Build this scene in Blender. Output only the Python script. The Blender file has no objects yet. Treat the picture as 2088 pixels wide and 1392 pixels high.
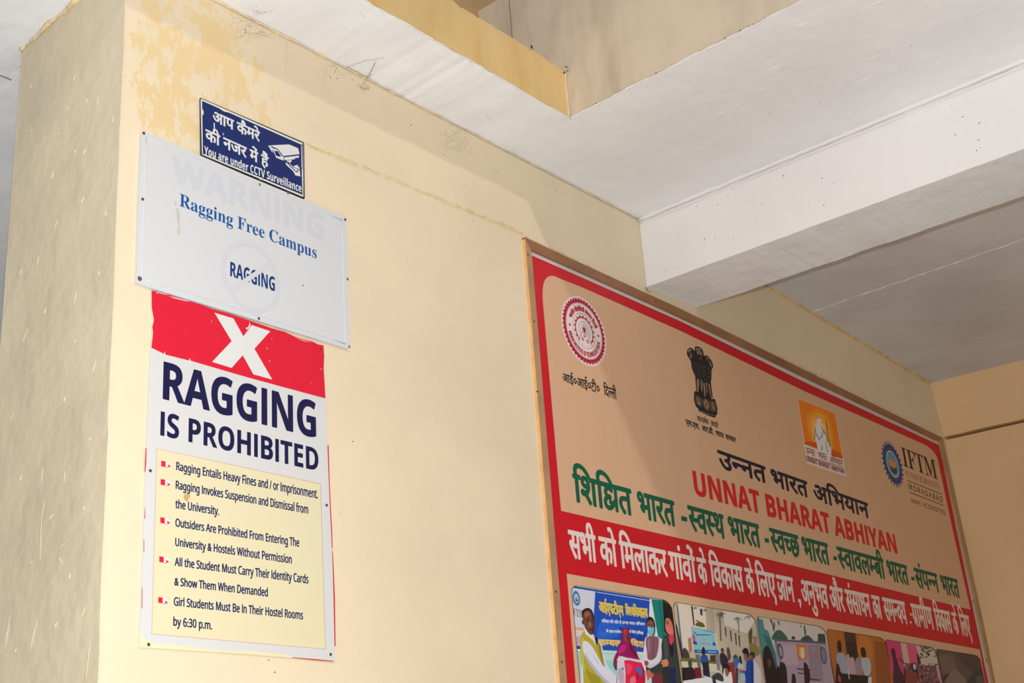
import bpy, bmesh, math, random
import numpy as np
from mathutils import Vector, Matrix, noise
random.seed(7)
sc = bpy.context.scene
COL = sc.collection
# ------------------------------------------------------------------ camera
S = 2.5                                  # metres per survey unit (camera to wall = 1 unit)
EYE = Vector((0, 0, 1.6))
YAW, PIT, ROL = 0.7422611097, 0.3304258665, -0.0191505289
FPX, CX, CY = 2488.065, 657.133, 805.260  # lens survey in pixels of the 2088x1392 frame
fwd = Vector((math.sin(YAW)*math.cos(PIT), math.cos(YAW)*math.cos(PIT), math.sin(PIT)))
rt0 = Vector((math.cos(YAW), -math.sin(YAW), 0)); up0 = rt0.cross(fwd)
rt = math.cos(ROL)*rt0 + math.sin(ROL)*up0
upv = -math.sin(ROL)*rt0 + math.cos(ROL)*up0
cam = bpy.data.cameras.new('camera'); camo = bpy.data.objects.new('camera', cam); COL.objects.link(camo)
cam.sensor_width = 36; cam.lens = FPX/2088*36
cam.shift_x = (1044-CX)/2088; cam.shift_y = (CY-696)/2088
cam.clip_start = 0.05; cam.clip_end = 200
M = Matrix((rt, upv, -fwd)).transposed().to_4x4(); M.translation = EYE
camo.matrix_world = M
sc.camera = camo
# ------------------------------------------------------------------ light
w = bpy.data.worlds.new('world'); sc.world = w; w.use_nodes = True
bg = w.node_tree.nodes['Background']; bg.inputs[0].default_value = (0.95, 0.97, 1.0, 1); bg.inputs[1].default_value = 0.35
sun = bpy.data.lights.new('sun', 'SUN'); suno = bpy.data.objects.new('sun', sun); COL.objects.link(suno)
sun.energy = 0.57; sun.angle = math.radians(1.7); sun.color = (1, 0.97, 0.9)
suno.rotation_euler = Vector((0.042, 0.116, -0.066)).to_track_quat('-Z', 'Y').to_euler()
suno.location = (-1, -6, 6)
fl = bpy.data.lights.new('camera_flash', 'POINT'); flo = bpy.data.objects.new('camera_flash', fl); COL.objects.link(flo)
fl.energy = 408; fl.shadow_soft_size = 0.018; fl.color = (1, 0.985, 0.96); flo.location = (0, 0, 1.6+0.13)
vs = sc.view_settings; vs.view_transform = 'Standard'; vs.look = 'None'; vs.exposure = 0; vs.gamma = 1; vs.use_curve_mapping = False

# ------------------------------------------------------------------ helpers
def U(x, y, z): return Vector((x*S, y*S, 1.6+z*S))          # survey units -> world
def on_wall(px, py, d=0.0):                                 # point of the front wall plane (or d metres in front of it)
    px = float(px); py = float(py)
    q = fwd + (px-CX)/FPX*rt + (CY-py)/FPX*upv
    t = (S-d)/q.y
    return EYE + q*t
def lin(c):
    return tuple(((v/255)/12.92 if v/255 <= .04045 else ((v/255+.055)/1.055)**2.4) for v in c)
MATS = {}
def mat(name, rgb, rough=0.7, spec=0.3, bump=0.0, bscale=60, var=0.0, vscale=8, coat=0.0):
    if name in MATS: return MATS[name]
    m = bpy.data.materials.new(name); m.use_nodes = True; nt = m.node_tree; b = nt.nodes['Principled BSDF']
    c = lin(rgb); b.inputs['Base Color'].default_value = (*c, 1)
    b.inputs['Roughness'].default_value = rough; b.inputs['Specular IOR Level'].default_value = spec
    b.inputs['Coat Weight'].default_value = coat
    geo = nt.nodes.new('ShaderNodeNewGeometry')
    if var:
        n = nt.nodes.new('ShaderNodeTexNoise'); n.inputs['Scale'].default_value = vscale; n.inputs['Detail'].default_value = 5
        nt.links.new(geo.outputs['Position'], n.inputs['Vector'])
        r = nt.nodes.new('ShaderNodeValToRGB'); r.color_ramp.elements[0].position = .3; r.color_ramp.elements[1].position = .7
        r.color_ramp.elements[0].color = (*[v*(1-var) for v in c], 1); r.color_ramp.elements[1].color = (*[min(1, v*(1+var)) for v in c], 1)
        nt.links.new(n.outputs['Fac'], r.inputs[0]); nt.links.new(r.outputs[0], b.inputs['Base Color'])
    if bump:
        n2 = nt.nodes.new('ShaderNodeTexNoise'); n2.inputs['Scale'].default_value = bscale; n2.inputs['Detail'].default_value = 6
        nt.links.new(geo.outputs['Position'], n2.inputs['Vector'])
        bp = nt.nodes.new('ShaderNodeBump'); bp.inputs['Strength'].default_value = bump; bp.inputs['Distance'].default_value = .01
        nt.links.new(n2.outputs['Fac'], bp.inputs['Height']); nt.links.new(bp.outputs[0], b.inputs['Normal'])
    MATS[name] = m; return m
def pm(rgb, rough=.55):                                     # flat printing ink
    return mat('ink_%d_%d_%d' % tuple(int(v) for v in rgb), rgb, rough, .25)

def plaster(name, base, patch=None, centre=(0, 0, 0), rad=.3, thr=(.47, .52), grain=22, streak=None, fleck=None,
            rough=.6, bump=.25, blotch=.06, dirt=None, dirt_amt=.5, dirt_thr=(.6, .75), dirt_scale=3):
    """painted plaster: soft blotches, optional worn patch of older paint, trowel relief, flecks"""
    m = bpy.data.materials.new(name); m.use_nodes = True; nt = m.node_tree; N = nt.nodes; L = nt.links
    b = N['Principled BSDF']; b.inputs['Roughness'].default_value = rough; b.inputs['Specular IOR Level'].default_value = .3
    g = N.new('ShaderNodeNewGeometry')
    def noise_(scale, detail=6, vec=None, rg=.55):
        n = N.new('ShaderNodeTexNoise'); n.inputs['Scale'].default_value = scale; n.inputs['Detail'].default_value = detail
        n.inputs['Roughness'].default_value = rg
        L.new(vec or g.outputs['Position'], n.inputs['Vector']); return n.outputs['Fac']
    def rng(fac, a, c, lo=0, hi=1):
        r = N.new('ShaderNodeMapRange'); r.interpolation_type = 'SMOOTHSTEP'
        r.inputs['From Min'].default_value = a; r.inputs['From Max'].default_value = c
        r.inputs['To Min'].default_value = lo; r.inputs['To Max'].default_value = hi
        L.new(fac, r.inputs['Value']); return r.outputs[0]
    def mix(a, c, f):
        x = N.new('ShaderNodeMix'); x.data_type = 'RGBA'
        for s, v in ((6, a), (7, c)):
            if isinstance(v, tuple): x.inputs[s].default_value = (*lin(v), 1)
            else: L.new(v, x.inputs[s])
        L.new(f, x.inputs[0]); return x.outputs[2]
    def mul(a, c):
        x = N.new('ShaderNodeMath'); x.operation = 'MULTIPLY'
        for s, v in ((0, a), (1, c)):
            if isinstance(v, (int, float)): x.inputs[s].default_value = v
            else: L.new(v, x.inputs[s])
        return x.outputs[0]
    darker = tuple(max(0, v*(1-blotch)) for v in base); lighter = tuple(min(255, v*(1+blotch*.6)) for v in base)
    col = mix(darker, lighter, rng(noise_(1.6, 7), .3, .7))
    if patch:
        sub = N.new('ShaderNodeVectorMath'); sub.operation = 'DISTANCE'; L.new(g.outputs['Position'], sub.inputs[0]); sub.inputs[1].default_value = centre
        reg = rng(sub.outputs['Value'], rad, rad*.35)
        add = N.new('ShaderNodeMath'); add.operation = 'MULTIPLY_ADD'; L.new(reg, add.inputs[0]); add.inputs[1].default_value = .22
        mpp = N.new('ShaderNodeMapping'); mpp.inputs['Scale'].default_value = (17, 17, 10); L.new(g.outputs['Position'], mpp.inputs['Vector'])
        L.new(noise_(1, 14, mpp.outputs[0], .74), add.inputs[2])
        col = mix(col, patch, rng(add.outputs[0], thr[0]+.17, thr[1]+.17))
    if streak:
        mp = N.new('ShaderNodeMapping'); mp.inputs['Scale'].default_value = streak[1]; L.new(g.outputs['Position'], mp.inputs['Vector'])
        col = mix(col, streak[0], mul(rng(noise_(1, 8, mp.outputs[0], .6), .5, .72), streak[2]))
    if dirt:
        col = mix(col, dirt, mul(rng(noise_(dirt_scale, 9, rg=.65), *dirt_thr), dirt_amt))
    if fleck:
        mp = N.new('ShaderNodeMapping'); mp.inputs['Scale'].default_value = fleck[1]; mp.inputs['Rotation'].default_value = fleck[3]
        L.new(g.outputs['Position'], mp.inputs['Vector'])
        col = mix(col, fleck[0], rng(noise_(1, 2, mp.outputs[0]), fleck[2], fleck[2]+.02))
    L.new(col, b.inputs['Base Color'])
    h = N.new('ShaderNodeMath'); h.operation = 'MULTIPLY_ADD'; L.new(noise_(3.5, 3), h.inputs[0]); h.inputs[1].default_value = 1.6; L.new(mul(noise_(grain, 8), .35), h.inputs[2])
    bp = N.new('ShaderNodeBump'); bp.inputs['Strength'].default_value = bump; bp.inputs['Distance'].default_value = .02
    L.new(h.outputs[0], bp.inputs['Height']); L.new(bp.outputs[0], b.inputs['Normal'])
    return m

def link(name, verts, faces, m, parent=None, mats=None, fm=None, smooth=False, kind=None, label=None):
    me = bpy.data.meshes.new(name)
    off = parent_loc(parent)
    me.from_pydata([tuple(Vector(v)-off) for v in verts], [], faces)
    for k in (mats or [m]): me.materials.append(k)
    if fm: me.polygons.foreach_set('material_index', fm)
    if smooth: me.polygons.foreach_set('use_smooth', [True]*len(me.polygons))
    me.update()
    o = bpy.data.objects.new(name, me); COL.objects.link(o)
    if parent: o.parent = parent
    if kind: o['kind'] = kind
    if label: o['label'] = label
    return o
def parent_loc(p):
    v = Vector((0, 0, 0))
    while p: v += p.location; p = p.parent
    return v
def thing(name, label, cat, loc, group=None):
    o = bpy.data.objects.new(name, None); COL.objects.link(o); o.location = loc; o.empty_display_size = .1
    o['label'] = label; o['category'] = cat
    if group: o['group'] = group
    return o
def tube(pts, rad, n=5, seedv=0.0, jit=0.0):
    """tube along pts; rad number or list; returns verts, faces"""
    V, F = [], []
    for i, p in enumerate(pts):
        p = Vector(p); a = Vector(pts[max(0, i-1)]); c = Vector(pts[min(len(pts)-1, i+1)])
        t = (c-a).normalized(); s = t.cross(Vector((0.3, .2, 1))).normalized(); q = t.cross(s)
        r = rad[i] if isinstance(rad, (list, tuple)) else rad
        for k in range(n):
            an = 2*math.pi*k/n
            rr = r*(1+jit*noise.noise(p*37+Vector((k, seedv, 0))))
            V.append(p+(s*math.cos(an)+q*math.sin(an))*rr)
    for i in range(len(pts)-1):
        for k in range(n): F.append((i*n+k, i*n+(k+1) % n, (i+1)*n+(k+1) % n, (i+1)*n+k))
    F.append(tuple(range(n))[::-1]); F.append(tuple(range((len(pts)-1)*n, len(pts)*n)))
    return V, F
def prism(path_ax, a0, a1, prof, segs, jit, seed=0, jf=9):
    """extrude closed profile along a world axis with slightly wandering edges. prof: list of (u,v) world metres"""
    V, F = [], []; n = len(prof)
    for i in range(segs+1):
        a = a0+(a1-a0)*i/segs
        for k, (u, v, j) in enumerate(prof):
            du = noise.noise(Vector((a*jf, k*5.3+seed, 1)))*jit*j + noise.noise(Vector((a*jf*5, k*5.3+seed, 9)))*jit*j*.5
            dv = noise.noise(Vector((a*jf, k*5.3+seed, 4)))*jit*j + noise.noise(Vector((a*jf*5, k*5.3+seed, 7)))*jit*j*.5
            if path_ax == 'x': V.append((a, u+du, v+dv))
            else: V.append((u+du, a, v+dv))
    for i in range(segs):
        for k in range(n): F.append((i*n+k, i*n+(k+1) % n, (i+1)*n+(k+1) % n, (i+1)*n+k))
    F.append(tuple(range(n))[::-1]); F.append(tuple(range(segs*n, (segs+1)*n)))
    return V, F
def fixn(o):
    bm = bmesh.new(); bm.from_mesh(o.data); bmesh.ops.recalc_face_normals(bm, faces=bm.faces); bm.to_mesh(o.data); bm.free()
def bridge(o0, o1, parent, name, m):
    pass

# ------------------------------------------------------------------ setting
ZC = .937
m_wall = plaster('cream_paint', (226, 209, 180), patch=(225, 199, 152), centre=(1.80, 2.5, 3.66), rad=.52, thr=(.515, .55), blotch=.025, bump=.10, grain=60, rough=.55,
                 dirt=(206, 180, 138), dirt_amt=.35, dirt_thr=(.66, .8), dirt_scale=2.2)
m_side = plaster('shaded_cream_paint', (214, 200, 172), blotch=.05, bump=.5, grain=20, rough=.6, dirt=(196, 180, 148), dirt_amt=.35)  # the wall's cream paint, greyed to carry the end face's shade
m_white = plaster('white_ceiling_paint', (235, 237, 240), blotch=.03, bump=.35, grain=16, rough=.65, dirt=(176, 172, 168), dirt_amt=.22, dirt_thr=(.58, .8), dirt_scale=2)
m_beam = plaster('white_beam_paint', (231, 229, 229), blotch=.02, bump=.18, grain=14, rough=.6, dirt=(190, 184, 178), dirt_amt=.12)
m_dark = plaster('grey_slab_paint', (203, 204, 204), blotch=.05, bump=.3, grain=20, rough=.7, dirt=(165, 155, 148), dirt_amt=.3, dirt_thr=(.5, .8), dirt_scale=1.5)
m_yel = plaster('aged_yellow_paint', (222, 190, 132), blotch=.05, bump=.35, grain=18, rough=.65, streak=((208, 162, 84), (3.5, 3.5, 1.0), .65), dirt=(222, 190, 150), dirt_amt=.6, dirt_thr=(.5, .75), dirt_scale=4)
m_peach = plaster('peach_paint', (215, 199, 178), blotch=.04, bump=.2, grain=25, rough=.7, streak=((150, 132, 106), (1, 2.2, .55), .6), dirt=(176, 158, 130), dirt_amt=.35, dirt_thr=(.5, .8), dirt_scale=3)
m_brown = plaster('stained_back_paint', (196, 162, 118), blotch=.1, bump=.3, grain=18, streak=((160, 104, 56), (5, 5, .8), .6), dirt=(130, 110, 88), dirt_amt=.4)
m_right = plaster('right_wall_paint', (226, 190, 144), blotch=.03, bump=.12, grain=30, rough=.6, dirt=(196, 150, 98), dirt_amt=.3)
m_floor = plaster('terrazzo_floor', (190, 188, 184), blotch=.08, bump=.05, grain=60, rough=.35)

def struct(name, V, F, m, **k):
    o = link(name, V, F, m, **k); fixn(o); o['kind'] = 'structure'; return o
# front wall: block between the pillar corner and the right wall
xl, xr = .6285, 2.86
nx = 2
V, F = prism('x', xl*S, xr*S, [(S, 0, 0), (S, 1.6+.9345*S, 0), (S+.6, 1.6+.9345*S, 0), (S+.6, 0, 0)], 40, 0)
wall_front = struct('wall_front', V, F, m_wall)
# left end face of the block (same cream paint, its shade put into a greyer tone), thin plaster skin, wandering corner
V, F = [], []
nz = 60
for i in range(nz+1):
    z = (1.6+.9365*S)*i/nz
    j = noise.noise(Vector((0, 3, z*4)))*.0035+noise.noise(Vector((0, 8, z*19)))*.0022
    V += [(xl*S-.006+j, S-.0006, z), (xl*S-.006+j*.3, S+.305, z), (xl*S-.006+j*.3, S+.605+.004*noise.noise(Vector((2, 8, z*6))), z), (xl*S+.01, S+.605, z), (xl*S+.012, S+.0004, z)]
for i in range(nz):
    for k in range(5): F.append((i*5+k, i*5+(k+1) % 5, i*5+5+(k+1) % 5, i*5+5+k))
F.append((4, 3, 2, 1, 0)); F.append(tuple(nz*5+k for k in range(5)))
wall_left = struct('wall_left', V, F, m_side, mats=[m_side, m_wall], fm=[1 if k == 4 else 0 for i in range(nz) for k in range(5)]+[0, 0])
# right wall: lower part and slightly proud upper band
V, F = prism('y', -2.2*S, 1.2*S, [(2.829*S, 0, .0), (2.823*S, 1.6+.772*S, .6), (3.0*S, 1.6+.772*S, 0), (3.0*S, 0, 0)], 80, .004, 2, 3)
wall_right = struct('wall_right', V, F, m_right)
V, F = prism('y', -2.2*S, 1.2*S, [(2.8165*S, 1.6+.7785*S, 1), (2.790*S, 1.6+.925*S, 1), (3.0*S, 1.6+.925*S, 0), (3.0*S, 1.6+.7785*S, 0)], 160, .004, 5, 5)
o = struct('trim_1', V, F, m_right)
# ceiling: soffit strip along the wall (runs on past the pillar) and the soffit beside the cross beam
V1, F1 = prism('x', -1.6*S, 1.302*S, [(.8835*S, 1.6+ZC*S, 1), (3.2*S, 1.6+ZC*S, 0), (3.2*S, 1.6+ZC*S+.005, 0), (.8835*S, 1.6+ZC*S+.005, 0)], 260, .004, 11, 7)
V2, F2 = prism('y', -2.2*S, 1.24*S, [(1.302*S, 1.6+ZC*S, 1), (1.70*S, 1.6+ZC*S, 0), (1.70*S, 1.6+ZC*S+.005, 0), (1.302*S, 1.6+ZC*S+.005, 0)], 200, .003, 12, 7)
n1 = len(V1)
ceiling = struct('ceiling', V1+V2, F1+[tuple(i+n1 for i in f) for f in F2], m_white)
# sloping grey slab beyond the beam
sl = (.901-.934)/(2.79-2.093)
def zs(x): return .934+sl*(x-2.093)
V, F = prism('y', -2.2*S, 1.1*S, [(1.72*S, 1.6+zs(1.72)*S, 0), (2.2*S, 1.6+zs(2.2)*S, 0), (2.84*S, 1.6+zs(2.84)*S, 0), (2.84*S, 1.6+1.05*S, 0), (1.72*S, 1.6+1.05*S, 0)], 60, 0)
ceil2 = struct('ceiling', V, F, m_dark)
# wall strip above front wall up to the sloping slab (hidden mostly)
# cross beam
V, F = prism('y', -2.2*S, .9995*S, [(1.6475*S, 1.6+.812*S, .6), (1.800*S, 1.6+.8165*S, 1.0), (1.800*S, 1.6+1.0*S, 0), (1.6475*S, 1.6+1.0*S, 0)], 420, .004, 21, 6)
o = link('trim_2', V, F, m_beam, mats=[m_beam, plaster('beam_soffit_paint', (230, 236, 240), blotch=.03, bump=.4, grain=12, dirt=(180, 172, 168), dirt_amt=.25, dirt_thr=(.5, .8))],
         fm=[1 if (k % 4) == 0 else 0 for k in range(420*4)]+[0, 0]); fixn(o); o['kind'] = 'structure'
# cornice bead where the beam meets the soffit
pts = [(1.6455*S+.0015*noise.noise(Vector((0, y*6, 0))), y, 1.6+ZC*S-.006) for y in np.linspace(-1.5*S, .999*S, 200)]
V, F = tube(pts, .010, 6, jit=.3)
link('cornice_bead', V, F, m_beam, parent=ceiling, smooth=True)
pts = [(1.645*S, y, 1.6+ZC*S-.026+.001*noise.noise(Vector((0, y*6, 3)))) for y in np.linspace(-1.5*S, .999*S, 160)]
V, F = tube(pts, [.0055*(.6+.5*noise.noise(Vector((3, p[1]*5, 0)))) for p in pts], 6, jit=.3)
link('cornice_bead', V, F, m_beam, parent=ceiling, smooth=True)
# yellow upstand along the void, ragged top
V, F = [], []
xs = np.linspace(-1.6*S, 1.3015*S, 420)
for x in xs:
    jt = .010*noise.noise(Vector((x*9, 1, 0)))+.008*noise.noise(Vector((x*33, 1, 0)))
    jb = .003*noise.noise(Vector((x*21, 5, 0)))
    zt = 1.018
    if x > 1.22*S: zt -= .018*((x/S-1.22)/.08)**2*.2
    V += [(x, .883*S-.001, 1.6+ZC*S+.0065+jb*.4), (x, .883*S+.002*noise.noise(Vector((x*4, 2, 9))), 1.6+zt*S+jt), (x, .883*S+.075, 1.6+zt*S+jt), (x, .883*S+.075, 1.6+ZC*S+.008)]
for i in range(len(xs)-1):
    for k in range(4): F.append((i*4+k, i*4+(k+1) % 4, i*4+4+(k+1) % 4, i*4+4+k))
F.append((3, 2, 1, 0)); F.append(tuple((len(xs)-1)*4+k for k in range(4)))
struct('trim_3', V, F, m_yel)
# peach side of the void (plane facing -x), thick
zt = 1.204
V, F = prism('y', -2.2*S, 1.035*S, [(1.302*S+.001, 1.6+ZC*S+.0075, .3), (1.302*S, 1.6+zt*S, .5), (1.42*S, 1.6+zt*S, 0), (1.42*S, 1.6+ZC*S+.009, 0)], 200, .003, 41, 6)
struct('trim_4', V, F, m_peach)
# stained wall at the back of the void
V, F = prism('x', -1.6*S, 1.42*S, [(1.034*S, 1.6+.99*S, 0), (1.034*S, 1.6+1.45*S, 0), (1.10*S, 1.6+1.45*S, 0), (1.10*S, 1.6+.99*S, 0)], 60, .003, 51, 6)
struct('wall_back', V, F, m_brown)
# floor
V, F = prism('y', -2.2*S, 3.2*S, [(-1.6*S, -.1, 0), (-1.6*S, 0, 0), (3.0*S, 0, 0), (3.0*S, -.1, 0)], 2, 0)
struct('floor', V, F, m_floor)

# ------------------------------------------------------------------ plaster relief and paint marks on the setting
m_bead = mat('cream_bead', (228, 205, 164), .7, .3, bump=.5, bscale=80, var=.12, vscale=30)
m_wbead = mat('white_bead', (226, 224, 220), .7, .3, bump=.4, bscale=60)
def bead(name, p0, p1, r, n, parent, m, jit=.6, seed=0, wob=.002, gap=None):
    p0, p1 = Vector(p0), Vector(p1); pts, rr = [], []
    for i in range(n):
        t = i/(n-1); p = p0.lerp(p1, t)
        p = p+Vector((wob*noise.noise(p*13+Vector((seed, 0, 0))), 0, wob*noise.noise(p*13+Vector((0, seed, 5)))))
        pts.append(p); v = noise.noise(p*25+Vector((seed, seed, 0)))
        rr.append(max(r*.12, r*(1+jit*2*v)))
    V, F = tube(pts, rr, 6, seed, .5)
    return link(name, V, F, m, parent=parent, smooth=True)
# old tape ridge across the front wall, from the blue sign to the banner frame and on above it
bead('plaster_ridge', U(.895, .9999, .7945), U(1.325, .9999, .8085), .0030, 220, wall_front, m_bead, seed=3)
bead('plaster_ridge', U(.90, .9999, .7915), U(1.325, .9999, .8045), .0017, 200, wall_front, m_bead, seed=8)
bead('plaster_ridge', U(1.33, .9998, .8035), U(1.66, .9998, .798), .0042, 140, wall_front, m_bead, seed=5)
bead('plaster_ridge', U(1.78, .9998, .797), U(2.30, .9998, .7895), .0042, 140, wall_front, m_bead, seed=6)
# wall / soffit joints
bead('joint_bead', U(.63, .9985, .9355), U(1.64, .9985, .9355), .0024, 320, wall_front, m_bead, seed=9)
bead('joint_bead', U(xl-.004, 1.0, .9345), U(xl-.004, 1.24, .9345), .0055, 90, wall_left, m_bead, seed=14, wob=.006)
bead('joint_bead', U(2.06, .9985, zs(2.06)-.001), U(2.79, .9985, .9005), .0058, 240, wall_front, mat('ochre_bead', (222, 186, 128), .8, .2, bump=.6, bscale=90, var=.15, vscale=40), seed=10, wob=.006)
bead('joint_bead', U(.2, .881, ZC-.0006), U(1.302, .881, ZC-.0006), .0022, 320, ceiling, m_wbead, seed=12, wob=.004)
bead('joint_bead', U(1.300, .8835, ZC), U(1.300, -.4, ZC), .0026, 320, ceiling, m_wbead, seed=13, wob=.004)
bead('joint_bead', U(1.3005, .8825, ZC+.002), U(1.3005, .8825, 1.010), .0040, 50, ceiling, m_bead, seed=15)
# plaster seam across the grey slab
bead('plaster_seam', U(2.24, .998, zs(2.24)-.0003), U(2.165, -.4, zs(2.165)-.0002), .0030, 400, ceil2, mat('seam_white', (214, 209, 206), .8, .2), seed=17, wob=.004)
# trowel lips on the white soffit and beam
def lip(p, d, r, parent, m, seed):
    p, d = Vector(p), Vector(d); pts = [p+d*t+Vector((.003*noise.noise(Vector((seed, t*5, 0))), .003*noise.noise(Vector((seed, 3, t*5))), 0)) for t in np.linspace(0, 1, 9)]
    V, F = tube(pts, [r*math.sin(math.pi*(.08+.84*i/8)) for i in range(9)], 5, seed)
    return link('trowel_lip', V, F, m, parent=parent, smooth=True)
for i in range(22):
    x = random.uniform(1.34, 1.62); y = random.uniform(.35, .8)
    lip(U(x, y, ZC), Vector((random.uniform(-.02, .02), random.uniform(.03, .09), 0)), .0014, ceiling, m_wbead, i)
for i in range(14):
    x = random.uniform(.7, 1.25); lip(U(x, random.uniform(.89, .97), ZC), Vector((random.uniform(.02, .06), random.uniform(-.02, .02), 0)), .0016, ceiling, m_wbead, 60+i)
# ------------------------------------------------------------------ lettering engine
GC = {}
def glyph_mesh(g):
    if g in GC: return GC[g]
    def raw(s):
        c = bpy.data.curves.new('t', 'FONT'); c.body = s; c.resolution_u = 4
        o = bpy.data.objects.new('t', c); me = o.to_mesh()
        v = np.array([x.co[:2] for x in me.vertices]).reshape(-1, 2); f = [tuple(p.vertices) for p in me.polygons]
        o.to_mesh_clear(); bpy.data.objects.remove(o); bpy.data.curves.remove(c); return v, f
    ref = 'न'
    if 'ref' not in GC: GC['ref'] = raw(ref)[0][:, 0].max()
    adv = raw(g+ref)[0][:, 0].max()-GC['ref']
    v, f = raw(g) if g.strip() else (np.zeros((0, 2)), [])
    GC[g] = (v, f, adv); return GC[g]
def stroke(paths, wd):
    V, F = [], []
    for pi_, P in enumerate(paths):
        P = [Vector((a, b)) for a, b in P]
        if len(P) > 2:
            Q = []
            for i in range(len(P)-1):
                p0, p1, p2, p3 = P[max(0, i-1)], P[i], P[i+1], P[min(len(P)-1, i+2)]
                for t in (0, .25, .5, .75):
                    Q.append(.5*((2*p1)+(p2-p0)*t+(2*p0-5*p1+4*p2-p3)*t*t+(3*p1-p0-3*p2+p3)*t**3))
            Q.append(P[-1]); P = Q
        b = len(V)
        for i, p in enumerate(P):
            t = (P[min(i+1, len(P)-1)]-P[max(i-1, 0)]).normalized(); n = Vector((-t.y, t.x))*wd/2
            V += [(*(p+n), pi_), (*(p-n), pi_)]
        for i in range(len(P)-1): F.append((b+2*i, b+2*i+1, b+2*i+3, b+2*i+2))
    return np.array(V), F
SPECIAL = {
 'KSHA': ([[(0, .583), (.68, .583)], [(.55, .6), (.55, 0)], [(.40, .46), (.31, .52), (.18, .50), (.12, .41), (.17, .33), (.33, .31)], [(.33, .31), (.18, .29), (.08, .20), (.11, .08), (.24, .04), (.37, .10), (.47, .20), (.55, .27)], [(.35, .10), (.34, .18), (.27, .20)]], .66),
 'GYA': ([[(0, .583), (.71, .583)], [(.58, .6), (.58, 0)], [(.58, .38), (.44, .38), (.34, .30), (.24, .22), (.13, .24), (.07, .34), (.12, .43)], [(.34, .30), (.38, .16), (.30, .06), (.17, .02), (.06, .07)]], .69),
 'BAR_B': ([[(.15, 0), (.15, .714)]], .30, .148), 'BAR_R': ([[(.125, 0), (.125, .714)]], .255, .092),
}
def glyph(tok):
    """tok: one character, '~c' = half form (stem cut off), name of a hand-drawn conjunct, '+r' = ra stroke under previous"""
    if tok in GC: return GC[tok]
    if tok in SPECIAL:
        sp = SPECIAL[tok]; v, f = stroke(sp[0], sp[2] if len(sp) > 2 else .072); GC[tok] = (v, f, sp[1]); return GC[tok]
    if tok[0] == '+':
        v, f = stroke([[(-.14, .26), (-.26, .18), (-.38, .07)]], .075); GC[tok] = (v, f, 0); return GC[tok]
    if tok[0] == '~':
        v, f, a = glyph_mesh(tok[1]); cut = a-.173
        bm = bmesh.new(); vs_ = [bm.verts.new((x, y, 0)) for x, y in v]
        for q in f:
            try: bm.faces.new([vs_[i] for i in q])
            except ValueError: pass
        bmesh.ops.remove_doubles(bm, verts=list(bm.verts), dist=1e-5)
        bmesh.ops.triangulate(bm, faces=list(bm.faces))
        bmesh.ops.bisect_plane(bm, geom=list(bm.verts)+list(bm.edges)+list(bm.faces), plane_co=(cut, 0, 0), plane_no=(1, 0, 0), clear_outer=True)
        bm.verts.index_update()
        nv = np.array([x.co[:2] for x in bm.verts]); nf = [tuple(x.index for x in q.verts) for q in bm.faces]; bm.free()
        GC[tok] = (nv, nf, cut); return GC[tok]
    return glyph_mesh(tok)
def style_map(s, st):
    out = []
    for c in s:
        if st == 'sansb':
            if c == 'I': out.append('BAR_B'); continue
            if 'A' <= c <= 'Z': c = chr(0x1D5D4+ord(c)-65)
            elif 'a' <= c <= 'z': c = chr(0x1D5EE+ord(c)-97)
            elif '0' <= c <= '9': c = chr(0x1D7EC+ord(c)-48)
        elif st == 'serifb':
            if 'A' <= c <= 'Z': c = chr(0x1D400+ord(c)-65)
            elif 'a' <= c <= 'z': c = chr(0x1D41A+ord(c)-97)
        elif st == 'noto':
            if c == 'I': out.append('BAR_R'); continue
            if 'A' <= c <= 'Z': c = chr(0x1D5A0+ord(c)-65)
            elif 'a' <= c <= 'z': c = chr(0x1D5BA+ord(c)-97)
            elif '0' <= c <= '9': c = chr(0x1D7E2+ord(c)-48)
        out.append(c)
    return out
def tokens(s, st):
    if st != 'dev': return style_map(s, st)
    out, i = [], 0
    while i < len(s):
        if s[i] == '~': out.append(s[i:i+2]); i += 2
        elif s[i] == '+': out.append(s[i:i+2]); i += 2
        elif s[i] == '{': j = s.index('}', i); out.append(s[i+1:j]); i = j+1
        else: out.append(s[i]); i += 1
    return out
CAPH = {'sansb': .714, 'serifb': .678, 'noto': .714, 'dev': .622, 'sans': .682}
def layout(s, st, track=0.0):
    x = 0; V, F = [], []
    for t in tokens(s, st):
        v, f, a = glyph(t)
        if len(v):
            b = sum(len(q) for q in V); lv = v[:, 2]*.4 if v.shape[1] > 2 else np.zeros(len(v))
            V.append(np.stack([v[:, 0]+x, v[:, 1], lv+(len(V) % 2)*.2], 1)); F += [tuple(i+b for i in q) for q in f]
        x += a+(track if a > .01 else 0)
    return (np.concatenate(V) if V else np.zeros((0, 3))), F
def fatten(V2, F, rx, ry, n=8):
    if rx <= 0: return [(V2, 0)], F
    return [(V2+np.array([rx*math.cos(2*math.pi*k/n), ry*math.sin(2*math.pi*k/n)]), k+1) for k in range(n)]+[(V2, 0)], F
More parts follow.
